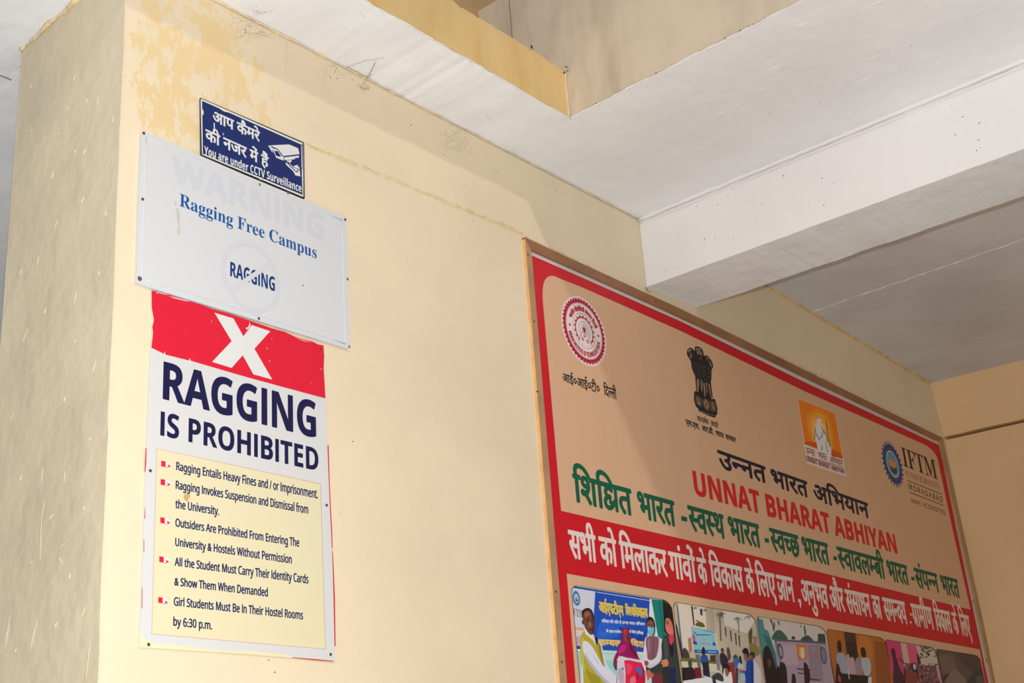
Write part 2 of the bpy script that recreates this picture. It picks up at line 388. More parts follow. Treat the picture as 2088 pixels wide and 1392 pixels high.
def text(s, tl, bl, br, st, col, d, parent, weight=0.0, label=None, track=0.0, name='lettering', shear=True, to_list=None, tr=None):
    """one printed line: tl/bl = top and bottom of the first letter, br = bottom of the last (points on the board)"""
    V2, F = layout(s, st, track)
    O = on_wall(*bl, d); X = on_wall(*br, d)-O; Y = on_wall(*tl, d)-O
    H = CAPH[st]; x0, x1 = V2[:, 0].min(), V2[:, 0].max()
    Lx = X.length; xd = X.normalized(); nrm = Vector((0, -1, 0))
    zd = Vector((-xd.z, 0, xd.x)) if not shear else Vector((0, 0, 1))
    hgt = Y.dot(zd) if not shear else (Y - xd*Y.x/xd.x).z
    ratio = 1.0
    if tr: ratio = ((on_wall(*tr, d)-on_wall(*br, d)).z)/hgt
    u = weight+(V2[:, 0]-x0)/(x1-x0)*(Lx-2*weight); v = V2[:, 1]/H*hgt*(1+(ratio-1)*(u/Lx))
    P2 = np.stack([u, v], 1); lvl = V2[:, 2]
    copies, F = fatten(P2, F, weight, weight*.8)
    VV, FF = [], []
    for c, k in copies:
        b = len(VV)
        for (a, q), z_ in zip(c, lvl): VV.append(O+xd*float(a)+zd*float(q)+nrm*((k+float(z_))*9e-6))
        FF += [tuple(i+b for i in f) for f in F]
    if to_list is not None: to_list.append((VV, FF, col)); return
    return link(name, VV, FF, pm(col), parent=parent, label=label)
def text_arc(s, st, centre, R0, H, a0, a1, col, d, parent, inward=False, weight=0, name='lettering'):
    """letters around a circle on the wall plane, angles clockwise from the top in degrees"""
    toks = tokens(s, st); adv = [glyph(t)[2] for t in toks]; tot = sum(adv); x = 0
    VV, FF = [], []
    sc_ = H/CAPH[st]
    for t, a in zip(toks, adv):
        v, f, _ = glyph(t)
        mid = (x+a/2)/tot; ang = math.radians(a0+(a1-a0)*mid); x += a
        if not len(v): continue
        stretch = abs(math.radians(a1-a0))*R0/(tot*sc_)
        for k in range(5 if weight else 1):
            b = len(VV); dx, dy = ((0, 0), (weight, 0), (-weight, 0), (0, weight), (0, -weight))[k]
            for gx, gy in v[:, :2]:
                lx = (gx-a/2)*sc_*stretch+dx; ly = gy*sc_+dy
                if inward: r = R0-H+ (H-ly) ; r = R0-ly; th = ang-lx/R0
                else: r = R0+ly; th = ang+lx/R0
                VV.append(centre+Vector((math.sin(th)*r, -k*6e-6, math.cos(th)*r)))
            FF += [tuple(i+b for i in q) for q in f]
    return link(name, VV, FF, pm(col), parent=parent)

def smooth_poly(P, n=4):
    Q = []; m = len(P)
    for i in range(m):
        p0, p1, p2, p3 = [np.array(P[(i+k) % m], float) for k in (-1, 0, 1, 2)]
        for j in range(n):
            t = j/n; Q.append(tuple(.5*((2*p1)+(p2-p0)*t+(2*p0-5*p1+4*p2-p3)*t*t+(3*p1-p0-3*p2+p3)*t**3)))
    return Q
def clip(P, C):
    """Sutherland-Hodgman against convex polygon C (y down, clockwise on screen)"""
    out = list(P)
    area = sum(C[i][0]*C[(i+1) % len(C)][1]-C[(i+1) % len(C)][0]*C[i][1] for i in range(len(C)))
    sg = 1 if area > 0 else -1
    for i in range(len(C)):
        a, b = C[i], C[(i+1) % len(C)]
        inp, out = out, []
        if not inp: return []
        side = lambda p: sg*((b[0]-a[0])*(p[1]-a[1])-(b[1]-a[1])*(p[0]-a[0]))
        for j in range(len(inp)):
            p, q = inp[j-1], inp[j]; sp, sq = side(p), side(q)
            if (sp >= 0) != (sq >= 0):
                t = sp/(sp-sq); out.append((p[0]+(q[0]-p[0])*t, p[1]+(q[1]-p[1])*t))
            if sq >= 0: out.append(q)
    R = []
    for p in out:
        if not R or abs(p[0]-R[-1][0])+abs(p[1]-R[-1][1]) > 1e-6: R.append(p)
    return R
def area_ok(P): return len(P) >= 3 and abs(sum(P[i][0]*P[(i+1) % len(P)][1]-P[(i+1) % len(P)][0]*P[i][1] for i in range(len(P)))) > 1e-4
def decal(name, items, d, parent, org=(0, 0, 1), clipto=None, label=None, dz=1.6e-5, d0=0):
    """flat print made of ink areas laid one over the other. items: (rgb, [pts]) or (rgb, [pts], 's' smooth) or ready text lists"""
    ox, oy, s = org; mats, idx = [], {}; V, F, FM = [], [], []
    for li, it in enumerate(items):
        dd = d+dz*(li+1)
        if isinstance(it[0], list):                          # (verts, faces, rgb) ready text
            vv, ff, rgb = it
            if rgb not in idx: idx[rgb] = len(mats); mats.append(pm(rgb))
            b = len(V); V += [Vector((p.x, p.y-dz*(li+1), p.z)) for p in vv]; F += [tuple(i+b for i in f) for f in ff]; FM += [idx[rgb]]*len(ff)
            continue
        rgb, P = it[0], [(ox+a/s, oy+b_/s) for a, b_ in it[1]]
        if len(it) > 2 and it[2] == 's': P = smooth_poly(P)
        if clipto: P = clip(P, clipto)
        if not area_ok(P): continue
        if rgb not in idx: idx[rgb] = len(mats); mats.append(pm(rgb))
        b = len(V); V += [on_wall(x, y, dd) for x, y in P]; F.append(tuple(range(b, b+len(P)))); FM.append(idx[rgb])
    return link(name, V, F, None, parent=parent, mats=mats, fm=FM, label=label)
def decals(name, items, *a, **k):                             # one object for each loose mark
    for it in items: decal(name, [it], *a, **k)
def slab(name, P, d0, d1, m, parent, label=None, org=(0, 0, 1), mats=None):
    """board: outline on the wall plane given at its front face, thickness from d0 to d1 metres off the wall"""
    ox, oy, s = org; P = [(ox+a/s, oy+b/s) for a, b in P]
    fr = [on_wall(x, y, d1) for x, y in P]; bk = [Vector((v.x, S-d0, v.z)) for v in fr]; n = len(P)
    F = [tuple(range(n)), tuple(range(2*n-1, n-1, -1))]+[(i, (i+1) % n, n+(i+1) % n, n+i) for i in range(n)]
    F = [F[0], F[1]]+F[2:]
    o = link(name, fr+bk, F, m, parent=parent, label=label); fixn(o); return o
def nail(px, py, d, parent, r=.0035, col=(60, 52, 44), name='nail', h=.0022):
    c = on_wall(px, py, d); V, F = [], []
    n = 10
    for rr, hh in ((r*1.05, -.001), (r, h*.6), (r*.55, h)):
        for k in range(n): V.append(c+Vector((math.cos(2*math.pi*k/n)*rr, -hh, math.sin(2*math.pi*k/n)*rr)))
    for a in (0, 1):
        for k in range(n): F.append((a*n+k, a*n+(k+1) % n, (a+1)*n+(k+1) % n, (a+1)*n+k))
    F.append(tuple(range(2*n, 3*n)))
    o = link(name, V, F, mat('nail_%d' % col[0], col, .5, .5), parent=parent, smooth=False); fixn(o); return o
def ring_pts(c, rx, rz, n=40, a0=0, a1=360):
    return [(c[0]+rx*math.sin(math.radians(a0+(a1-a0)*i/n)), c[1]+rz*math.cos(math.radians(a0+(a1-a0)*i/n))) for i in range(n+(a1-a0 < 360))]
class Disc:
    """collector for round emblems drawn in metres on the wall plane"""
    def __init__(s, px, py, d): s.c = on_wall(px, py, d); s.V, s.F, s.FM, s.m, s.i, s.l = [], [], [], [], {}, 0
    def poly(s, rgb, P):
        s.l += 1
        if rgb not in s.i: s.i[rgb] = len(s.m); s.m.append(pm(rgb))
        b = len(s.V); s.V += [s.c+Vector((float(x), -s.l*1.6e-5, float(z))) for x, z in P]; s.F.append(tuple(range(b, b+len(P)))); s.FM.append(s.i[rgb])
    def annulus(s, rgb, r0, r1, n=64, c=(0, 0), k=1.0, a0=0, a1=360):
        s.l += 1
        if rgb not in s.i: s.i[rgb] = len(s.m); s.m.append(pm(rgb))
        b = len(s.V)
        for j in range(n+1):
            a = math.radians(a0+(a1-a0)*j/n)
            for r in (r0, r1): s.V.append(s.c+Vector((c[0]+k*r*math.sin(a), -s.l*1.6e-5, c[1]+r*math.cos(a))))
        for j in range(n): s.F.append((b+2*j, b+2*j+1, b+2*j+3, b+2*j+2)); s.FM.append(s.i[rgb])
    def build(s, name, parent, label=None): return link(name, s.V, s.F, None, parent=parent, mats=s.m, fm=s.FM, label=label)
# ------------------------------------------------------------------ blue CCTV sign
NAVY = (24, 40, 98); WHT = (214, 214, 212)
C2 = (380, 180, 5.8)
def tx(s, org, tl, bl, br, *a, **k):
    f = lambda p: (org[0]+p[0]/org[2], org[1]+p[1]/org[2])
    if 'tr' in k: k['tr'] = f(k['tr'])
    return text(s, f(tl), f(bl), f(br), *a, **k)
t = thing('surveillance_sign', 'small dark blue camera surveillance sign with white lettering, above the white notice board', 'sign', on_wall(515, 300, .004))
D = .0075
slab('sign_panel', [(170, 112), (1392, 640), (1400, 1302), (178, 792)], .001, D, mat('sign_edge_black', (26, 28, 40), .45, .4), t, org=C2)
decal('printed_face', [(WHT, [(180, 128), (1380, 650), (1385, 1285), (184, 778)]), ((20, 22, 44), [(184, 135), (1376, 655), (1376, 1278), (188, 772)])], D, t, C2)
decals('printed_border', [(WHT, [(168, 126), (186, 133), (196, 786), (184, 790)]), (WHT, [(180, 124), (186, 148), (1366, 668), (1378, 650)]),
    (WHT, [(1352, 672), (1364, 678), (1370, 952), (1358, 930)]), (WHT, [(1364, 950), (1374, 955), (1384, 1262), (1374, 1270)]), (WHT, [(188, 768), (190, 786), (1370, 1280), (1380, 1262)])], D+6e-5, t, C2)
decal('printed_field', [(NAVY, [(190, 152), (1356, 668), (1368, 1250), (200, 762)])], D+1.6e-4, t, C2)
T = D+2.6e-4
tx('आप कैमरे', C2, (310, 268), (310, 383), (872, 632), 'dev', WHT, T, t, weight=.0016)
tx('की नजर में हैं', C2, (222, 482), (222, 603), (975, 938), 'dev', WHT, T, t, weight=.0016)
tx('You are under CCTV Surveillance', C2, (205, 676), (210, 775), (1362, 1232), 'sansb', WHT, T, t, weight=.0002)
decal('camera_pictogram', [
    (WHT, [(966, 678), (1030, 672), (1215, 663), (1322, 708), (1340, 782), (1150, 806), (1128, 800), (1085, 720), (1018, 700), (1020, 762)]),
    (WHT, [(1016, 705), (1082, 722), (1125, 770), (1150, 808), (1150, 855), (1062, 820), (1040, 770)]),
    (WHT, [(1156, 815), (1332, 795), (1330, 820), (1285, 824), (1284, 838), (1160, 850)]),
    (WHT, [(1182, 856), (1248, 846), (1232, 886), (1210, 880)]),
    (WHT, [(1170, 878), (1225, 893), (1270, 935), (1320, 948), (1336, 925), (1350, 1042), (1290, 1030), (1262, 980), (1180, 905)]),
    (WHT, [(1274, 915), (1318, 905), (1334, 965), (1310, 960), (1265, 930)]),
    (NAVY, [(1042, 735), (1082, 745), (1122, 808), (1085, 806), (1054, 790)]),
    (NAVY, [(1146, 800), (1340, 778), (1340, 788), (1150, 812)]), (NAVY, [(980, 684), (1024, 690), (1080, 716), (1140, 790), (1146, 808), (1138, 808), (1074, 724), (1018, 704)]),
    (NAVY, [(1188, 884), (1212, 890), (1300, 985), (1296, 992)]), (NAVY, [(1256, 930), (1268, 928), (1322, 952), (1320, 960)]),
    (NAVY, [(1296, 985), (1332, 950), (1336, 958), (1306, 996)]), (NAVY, [(1205, 868), (1238, 880), (1236, 886), (1203, 876)])], T, t, C2)
decals('paint_smear', [((222, 216, 204), [(385, 228), (430, 245), (470, 262), (560, 296), (520, 292), (450, 275), (408, 252)]), ((220, 210, 190), [(188, 262), (196, 248), (203, 275), (203, 308), (196, 318), (190, 300)], 's'),
    ((214, 214, 212), [(322, 410), (336, 408), (338, 500), (326, 500)]), ((140, 146, 176), [(425, 535), (440, 524), (447, 545), (432, 558)], 's'), (WHT, [(878, 1052), (888, 1062), (882, 1082), (868, 1076)], 's')], T+2e-4, t, C2)

# ------------------------------------------------------------------ white notice board
C3 = (260, 260, 3.027)
t = thing('notice_board', 'white metal notice board reading Ragging Free Campus, below the blue sign', 'sign', on_wall(500, 480, .004))
m_wb = mat('white_enamel', (205, 207, 210), .38, .4, bump=.06, bscale=7)
outl = [(88, 28), (100, 22), (725, 292), (1340, 548), (1352, 560), (1362, 940), (1372, 1360), (1360, 1364), (800, 1190), (130, 985), (55, 955), (58, 930), (70, 480)]
slab('board_panel', outl, .001, .011, m_wb, t, org=C3)
def rib(px0, px1, r, d, parent, name, m, org):
    f = lambda p: on_wall(org[0]+p[0]/org[2], org[1]+p[1]/org[2], d)
    a, b = f(px0), f(px1); V, F = tube([a.lerp(b, i/12) for i in range(13)], r, 6); return link(name, V, F, m, parent=parent, smooth=True)
for a, b in (((116, 62), (1325, 572)), ((1325, 572), (1345, 1335)), ((1345, 1335), (88, 930)), ((88, 930), (116, 62))): rib(a, b, .0016, .0112, t, 'pressed_rib', m_wb, C3)
D = .0113
FAINT = (198, 200, 207)
tx('WARNING', C3, (268, 165), (272, 325), (1215, 692), 'sansb', FAINT, D, t, weight=.002, label='faded grey ghost lettering')
tx('Ragging Free Campus', C3, (322, 405), (322, 482), (1168, 808), 'serifb', (22, 78, 150), D+2e-4, t)
tx('RAGGING', C3, (634, 827), (634, 915), (910, 1010), 'sansb', (18, 52, 112), D+2e-4, t, weight=.0004)
dd = Disc(260+765/3.027, 260+920/3.027, D+4e-4)
c0 = on_wall(260+765/3.027, 260+920/3.027); tp = on_wall(260+757/3.027, 260+700/3.027); rr = (tp-on_wall(260+775/3.027, 260+1135/3.027)).z/2
dd.annulus((200, 201, 208), rr*.86, rr)
s2 = rr*.065; q = rr*.88; a45 = math.radians(49)
ux, uz = math.sin(a45), math.cos(a45)
dd.poly((201, 202, 209), [(-ux*q-uz*s2, -uz*q+ux*s2), (ux*q-uz*s2, uz*q+ux*s2), (ux*q+uz*s2, uz*q-ux*s2), (-ux*q+uz*s2, -uz*q-ux*s2)])
dd.build('prohibition_ring', t, 'faded grey no-entry ring')
decals('paint_drip', [((190, 188, 180), [(290, 450), (300, 462), (302, 480), (294, 478)], 's'), ((190, 188, 180), [(302, 500), (318, 510), (324, 560), (314, 600), (306, 560)], 's'), ((196, 192, 180), [(308, 620), (324, 600), (326, 655), (310, 660)], 's'),
    ((90, 84, 78), [(1080, 970), (1086, 970), (1086, 977), (1080, 977)], 's')], D+1e-4, t, C3)
for x, y, c in ((100, 35, 60), (93, 442, 70), (75, 932, 90), (815, 352, 110), (810, 1178, 80), (1343, 568, 72), (1358, 935, 100), (1368, 1352, 130), (990, 403, 96)):
    nail(260+x/3.027, 260+y/3.027, .0112, t, .0042 if c != 90 else .0065, (c, c-8, c-14), name='screw')

# ------------------------------------------------------------------ red and white prohibition poster
C4 = (270, 570, 3.569); C5 = (270, 900, 2.829)
t = thing('prohibition_poster', 'tall red and white poster reading RAGGING IS PROHIBITED under a white X', 'poster', on_wall(480, 960, .003))
D = .0062
def c5(x, y): return ((270+x/2.829-270)*3.569, (900+y/2.829-570)*3.569)     # crop 5 -> crop 4 numbers
Lx = [(140, 78), (140, 200), (152, 262), (158, 292), (146, 345), (150, 420), (138, 490)]
slab('poster_sheet', [(140, 78), (700, 255), (1200, 428), (1392, 480), (1400, 700), (1406, 865), (1420, 1200)]+[c5(*p) for p in ((1125, 20), (1150, 600), (1162, 950), (1170, 1272), (930, 1248), (640, 1225), (90, 1190), (37, 1187), (42, 1100), (52, 900), (66, 500), (80, 60))]+[(118, 860), (130, 560), (140, 490), (150, 420), (146, 345), (158, 292), (152, 262), (140, 200)],
     .002, D, mat('poster_vinyl', (206, 206, 206), .42, .35, bump=.03, bscale=9), t, org=C4)
RED = (212, 26, 52); NV = (20, 20, 66); NB = (16, 32, 84)
hdr = [(139, 80), (175, 86), (190, 96), (250, 112), (262, 108), (330, 130), (420, 158), (500, 182), (580, 212), (700, 246), (840, 292), (905, 315), (1010, 352), (1110, 380), (1190, 418), (1250, 436), (1310, 450), (1350, 470), (1391, 478), (1396, 560), (1392, 640), (1405, 864),
       (1100, 782), (800, 700), (500, 612), (425, 590), (418, 568), (412, 588), (240, 545), (236, 520), (230, 540), (138, 495), (146, 430), (150, 380), (145, 345), (157, 295), (151, 262), (141, 205)]
decal('printed_header', [(RED, hdr)], D, t, C4, label='torn-edged red header band')
decal('printed_cross', [(WHT, [(597, 240), (735, 282), (808, 412), (868, 330), (1003, 375), (888, 502), (1018, 727), (880, 688), (803, 550), (722, 642), (580, 598), (722, 447)])], D+4e-5, t, C4, label='white X')
decals('paint_chip', [(WHT, [(855, 310), (858, 330), (850, 350), (832, 362), (826, 350), (842, 345), (848, 330)], 's'), (WHT, [(178, 88), (184, 92), (180, 108)]), (WHT, [(580, 290), (578, 302), (570, 318)]), (WHT, [(975, 490), (984, 505), (980, 508)]), (WHT, [(1014, 425), (1018, 432), (1013, 434)]),
    (WHT, [(996, 582), (1001, 598), (997, 600)]), (WHT, [(1298, 745), (1303, 752), (1299, 752)]), (WHT, [(262, 118), (320, 132), (420, 158), (390, 156), (300, 134)]), (WHT, [(1365, 648), (1384, 650), (1368, 652)]), (WHT, [(1190, 424), (1260, 446), (1310, 458), (1250, 447)])], D+7e-5, t, C4)
tx('RAGGING', C4, (229, 597), (220, 864), (1338, 1150), 'sansb', NV, D+4e-5, t, weight=.0016, tr=(1338, 893))
tx('IS PROHIBITED', C4, (206, 958), (202, 1130), (1355, 1392), 'sansb', NV, D+4e-5, t, weight=.0008, tr=(1355, 1232))
pan = [(142, 42), (1083, 245), (1112, 1195), (113, 1108)]
decal('printed_panel', [((196, 150, 140), [(139, 39), (1086, 242), (1115, 1198), (110, 1111)]), ((218, 208, 172), pan)], D, t, C5, label='cream rules panel with thin pink outline')
for s, tl, bl, br, tr in (('Ragging Entails Heavy Fines and / or Imprisonment.', (252, 117), (252, 163), (1070, 328), (1070, 278)), ('Ragging Invokes Suspension and Dismissal from', (249, 225), (249, 271), (1015, 416), (1015, 368)), ('the University.', (247, 335), (247, 382), (500, 424), (500, 378)),
        ('Outsiders Are Prohibited From Entering The', (247, 443), (247, 488), (963, 606), (963, 560)), ('University & Hostels Without Permission', (246, 555), (246, 600), (920, 703), (920, 656)), ('All the Student Must Carry Their Identity Cards', (243, 668), (243, 714), (1016, 818), (1016, 770)),
        ('& Show Them When Demanded', (241, 783), (241, 828), (782, 893), (782, 846)), ('Girl Students Must Be In Their Hostel Rooms', (238, 897), (238, 944), (985, 1025), (985, 978)), ('by 6:30 p.m.', (235, 1012), (235, 1060), (460, 1083), (460, 1036))):
    tx(s, C5, tl, bl, br, 'noto', NB, D+1e-4, t, weight=.00085, tr=tr)
for x, y in ((166, 110), (163, 216), (161, 436), (155, 661), (149, 896)):
    P = lambda L: [(x+a, y+b) for a, b in L]
    decal('hand_icon', [((226, 30, 60), P([(0, 0), (28, 4), (28, 38), (0, 33)])), ((238, 236, 226), P([(26, 4), (44, 8), (70, 14), (70, 18), (56, 20), (60, 24), (58, 30), (52, 36), (38, 40), (26, 38)])),
        ((226, 30, 60), P([(40, 20), (46, 26), (58, 24), (52, 28), (56, 32), (46, 36), (36, 34), (42, 30), (36, 26)])), ((170, 120, 120), P([(44, 10), (70, 14), (69, 16), (44, 12)])), ((150, 60, 80), P([(28, 36), (40, 38), (52, 34), (50, 38), (38, 41), (28, 39)]))], D+1e-4, t, C5, label='red pointing-hand bullet')
decals('red_edge_line', [((196, 30, 44), [(1125, 20), (1132, 22), (1138, 240), (1152, 520), (1155, 620), (1150, 610), (1133, 240)]), ((196, 30, 44), [(1152, 620), (1157, 640), (1168, 900), (1172, 1180), (1166, 1180), (1160, 900)]), ((196, 30, 44), [(920, 1243), (1065, 1255), (1160, 1264), (1160, 1269), (1060, 1261), (925, 1247)]),
    ((200, 60, 66), [(76, 35), (82, 40), (80, 130), (74, 180), (70, 170)]), ((200, 60, 66), [(72, 380), (75, 382), (74, 440), (68, 450)]), ((200, 60, 66), [(64, 560), (68, 565), (68, 640), (64, 640)]), ((200, 60, 66), [(54, 840), (58, 840), (57, 960), (52, 965)])], D+4e-5, t, C5)
decal('brown_stain', [((196, 154, 100), [(296, 318), (303, 304), (318, 301), (330, 306), (333, 318), (326, 322), (330, 328), (322, 332), (318, 345), (310, 343), (302, 335)], 's'), ((196, 158, 108), [(328, 326), (333, 327), (331, 332)], 's')], D+2.2e-4, t, C5)
decal('tape_residue', [((232, 214, 172), [(40, 1110), (60, 1130), (120, 1165), (300, 1180), (520, 1205), (700, 1210), (900, 1232), (925, 1246), (640, 1224), (90, 1189), (39, 1186)])], D+5e-5, t, C5)
for x, y in ((103, 168), (1120, 367), (93, 1170), (1143, 1227)): nail(270+x/2.829, 900+y/2.829, D, t, .0042, (62, 54, 42))
nail(270+1370/3.569, 570+505/3.569, D, t, .003, (120, 20, 30))

# ------------------------------------------------------------------ big framed banner
t = thing('framed_banner', 'large wood-framed banner with red border, Hindi slogans and photographs, at the right of the wall', 'banner', on_wall(1500, 900, .002))
FD = .0125; BD = .003
m_wood = mat('frame_plywood', (172, 136, 102), .6, .3, bump=.15, bscale=30, var=.16, vscale=6)
m_woodL = mat('frame_plywood_edge', (226, 176, 116), .6, .3, bump=.3, bscale=60, var=.15, vscale=20)
def yb(x0, y0, x1, y1, y): return x0+(x1-x0)*(y-y0)/(y1-y0)
# outlines are carried on below the photograph's lower edge (y 1392) to the banner's foot at y 1900
def ext(p, q, y): return (yb(p[0], p[1], q[0], q[1], y), y)
LO0, LO1 = (1072, 487), (1142.5, 1392); LI0, LI1 = (1084, 510), (1156.6, 1392)
o = slab('left_stile', [(1070.5, 485), (1084, 512), ext(LI0, LI1, 1900), ext(LO0, LO1, 1900)], 0, FD, m_wood, t, label='vertical plywood stile with pale sawn edge')
o.data.materials.append(m_woodL)
for p in o.data.polygons:
    if p.normal.x < -.5: p.material_index = 1
slab('top_rail', [(1069, 483.5), (1388, 629.5), (1640, 754), (1923, 893), (1912, 897.5), (1640, 767.5), (1388, 645.5), (1083, 508.5)], .0, FD+.0004, mat('rail_plywood', (150, 104, 72), .55, .35, bump=.15, bscale=30, var=.18, vscale=5), t, label='darker brown top rail')
RO0, RO1 = (1923, 893), (2032, 1392); RI0, RI1 = (1918.5, 901), (2026.5, 1392)
slab('right_stile', [(1916, 893), (1923, 893), ext(RO0, RO1, 1900), ext(RI0, RI1, 1900), (1916, 899)], 0, FD, mat('stile_dark', (176, 142, 100), .6, .3, bump=.2, bscale=30, var=.15), t)
slab('backing_board', [(1078, 505), (1914, 895), ext(RI0, RI1, 1890), ext(LI0, LI1, 1890)], .0005, BD, mat('backing_white', (206, 202, 198), .6, .3), t)
RB = (206, 22, 38); BEI = (214, 172, 138)
RR0, RR1 = (1914.5, 907), (2015.6, 1392)
m_red = mat('banner_red', (200, 16, 34), .5, .3, bump=.05, bscale=4)
def sheet(name, P, d, m, label=None): return link(name, [on_wall(x, y, d) for x, y in P], [tuple(range(len(P)))], m, parent=t, label=label)
sheet('red_border', [(1083.5, 520), (1192, 568), (1388, 655), (1640, 778.5), (1914.5, 907), RR1, ext(RR0, RR1, 1880), ext((1083.5, 520), (1155, 1392), 1880)], BD+4e-5, m_red)
def banner_cloth():
    m = bpy.data.materials.new('banner_beige'); m.use_nodes = True; nt = m.node_tree; b = nt.nodes['Principled BSDF']
    b.inputs['Base Color'].default_value = (*lin(BEI), 1); b.inputs['Roughness'].default_value = .55; b.inputs['Specular IOR Level'].default_value = .3
    g = nt.nodes.new('ShaderNodeNewGeometry'); mp = nt.nodes.new('ShaderNodeMapping'); mp.inputs['Scale'].default_value = (14, 1, 1.2); nt.links.new(g.outputs['Position'], mp.inputs[0])
    n = nt.nodes.new('ShaderNodeTexNoise'); n.inputs['Scale'].default_value = 1; nt.links.new(mp.outputs[0], n.inputs['Vector'])
    bp = nt.nodes.new('ShaderNodeBump'); bp.inputs['Strength'].default_value = .12; bp.inputs['Distance'].default_value = .02; nt.links.new(n.outputs['Fac'], bp.inputs['Height']); nt.links.new(bp.outputs[0], b.inputs['Normal'])
    return m
m_bei = banner_cloth()
def arc(p0, pc, p1, n=10): return [((1-u)**2*p0[0]+2*u*(1-u)*pc[0]+u*u*p1[0], (1-u)**2*p0[1]+2*u*(1-u)*pc[1]+u*u*p1[1]) for u in [i/n for i in range(n+1)]]
up = arc((1107, 615), (1101, 545), (1142, 568))+[(1186.5, 585.5), (1388, 674.5), (1640, 797)]+arc((1885, 906), (1903, 915), (1911.5, 934))+[(1942.7, 1080), (1979, 1242.5), (1500, 1123.7), (1144, 1041)]
sheet('beige_field', up, BD+8e-5, m_bei, 'beige upper field')
sheet('beige_field', [(1155.5, 1169), (1670, 1262), (1998, 1323.5), ext((1998, 1323.5), (2009, 1392), 1860), ext((1155.5, 1169), (1174, 1392), 1860)], BD+8e-5, m_bei, 'beige field behind the photographs')
T = BD+1.6e-4
BLK = (30, 30, 34); GRN = (8, 92, 66); REDT = (206, 34, 40); WT = (226, 212, 204)
# slogan lines, word by word so every word keeps its own place
def line(words, base, head, col, weight, dt, descale=None):
    for s, x0, x1 in words:
        b = lambda x: base[0][1]+(base[1][1]-base[0][1])*(x-base[0][0])/(base[1][0]-base[0][0])
        h = lambda x: head[0][1]+(head[1][1]-head[0][1])*(x-head[0][0])/(head[1][0]-head[0][0])
        st = 'dev'
        if s in '-,:':
            H_ = b(x0)-h(x0)
            if s == '-': x0 -= 1.6; x1 -= 1.6; decal('hyphen', [(col, [(x0-.5, b(x0)-H_*.50), (x1+.5, b(x1)-H_*.50), (x1+1, b(x1)-H_*.30), (x0, b(x0)-H_*.30)])], T, t)
            if s == ',': decal('comma', [(col, [(x0, b(x0)-H_*.16), (x1-2, b(x1)-H_*.16), (x1-.5, b(x1)), (x1-1, b(x1)+H_*.25), (x0+3, b(x1)+H_*.1), (x0+3, b(x0)), (x0, b(x0))])], T, t)
            if s == ':': decals('colon', [(col, [(x0, b(x0)-H_*q-3), (x1, b(x1)-H_*q-3), (x1, b(x1)-H_*q+1.5), (x0, b(x0)-H_*q+1.5)]) for q in (.1, .48)], T, t)
            continue
        x0 += .6; x1 -= .6; text(s, (x0, h(x0)), (x0, b(x0)), (x1, b(x1)), st, col, T, t, weight=weight, tr=(x1, h(x1)))
line([('उ~ननत', 1466, 1566), ('भारत', 1574, 1651), ('अिभयान', 1660, 1775)], ((1540.5, 977), (1776, 1057)), ((1466, 919), (1773, 1028)), (26, 28, 48), .0048, 0)
text('UNNAT BHARAT ABHIYAN', (1408.6, 958.5), (1417, 1007.5), (1830.6, 1128), 'sansb', REDT, T, t, weight=.003, tr=(1826, 1091), label='red English title')
G = [('िशि{KSHA}त', 1170.5, 1293), ('भारत', 1302.4, 1381), ('-', 1391, 1402), ('~सव~सथ', 1406, 1481.4), ('भारत', 1488, 1554), ('-', 1561, 1569), ('~सव~चछ', 1573.4, 1634.5), ('भारत', 1638.7, 1694.7), ('-', 1701, 1707.5), ('~सवावल~मबी', 1710.7, 1808),
     ('भारत', 1812, 1856), ('-', 1860, 1865.6), ('संप~नन', 1868.5, 1917.5), ('भारत', 1921.7, 1959.5)]
line(G, ((1179, 1022.5), (1959.5, 1218.5)), ((1170.5, 967), (1953.9, 1183)), GRN, .0050, 0)
Wd = [('सभी', 1161.5, 1219.4), ('को', 1224.2, 1261.6), ('िमलाकर', 1265.8, 1364), ('गांवों', 1366.6, 1423), ('के', 1424.5, 1445.7), ('िवकास', 1450, 1519.7), ('के', 1523, 1542), ('िलए', 1544.8, 1586), ('{GYA}ान', 1587.5, 1623.3), (',', 1627.5, 1634.5), ('अनुभव', 1636.5, 1692.8),
      ('और', 1695, 1725.6), ('संसाधन', 1728, 1779.5), ('का', 1782.5, 1801), ('सम~नवय', 1805, 1852.5), (':', 1855.8, 1859), ('ग+रामीण', 1862.8, 1906.8), ('िवकास', 1909.5, 1944.5), ('के', 1946.5, 1958), ('िलए', 1961, 1983.3)]
line(Wd, ((1186, 1140), (1973.5, 1296.5)), ((1161.5, 1081.5), (1959.5, 1252.6)), WT, .0037, 0)
line([('आई०आई०टी०', 1147, 1224), ('िद~लली', 1231.5, 1258.8)], ((1161.4, 781), (1258.8, 814.5)), ((1147, 761), (1258.3, 795)), BLK, .0012, 0)
line([('स~तयमेव', 1421.6, 1446), ('जयते', 1449, 1465.9)], ((1423, 858), (1465.9, 873)), ((1421.6, 848), (1465.9, 864)), BLK, .0010, 0)
line([('एम.एच.', 1398.3, 1427), ('आर.डी.', 1431, 1456), ('भारत', 1459, 1477.5), ('सरकार', 1479.5, 1501.7)], ((1400, 865.5), (1502, 902.4)), ((1398.3, 855), (1501.7, 893.5)), BLK, .0016, 0)

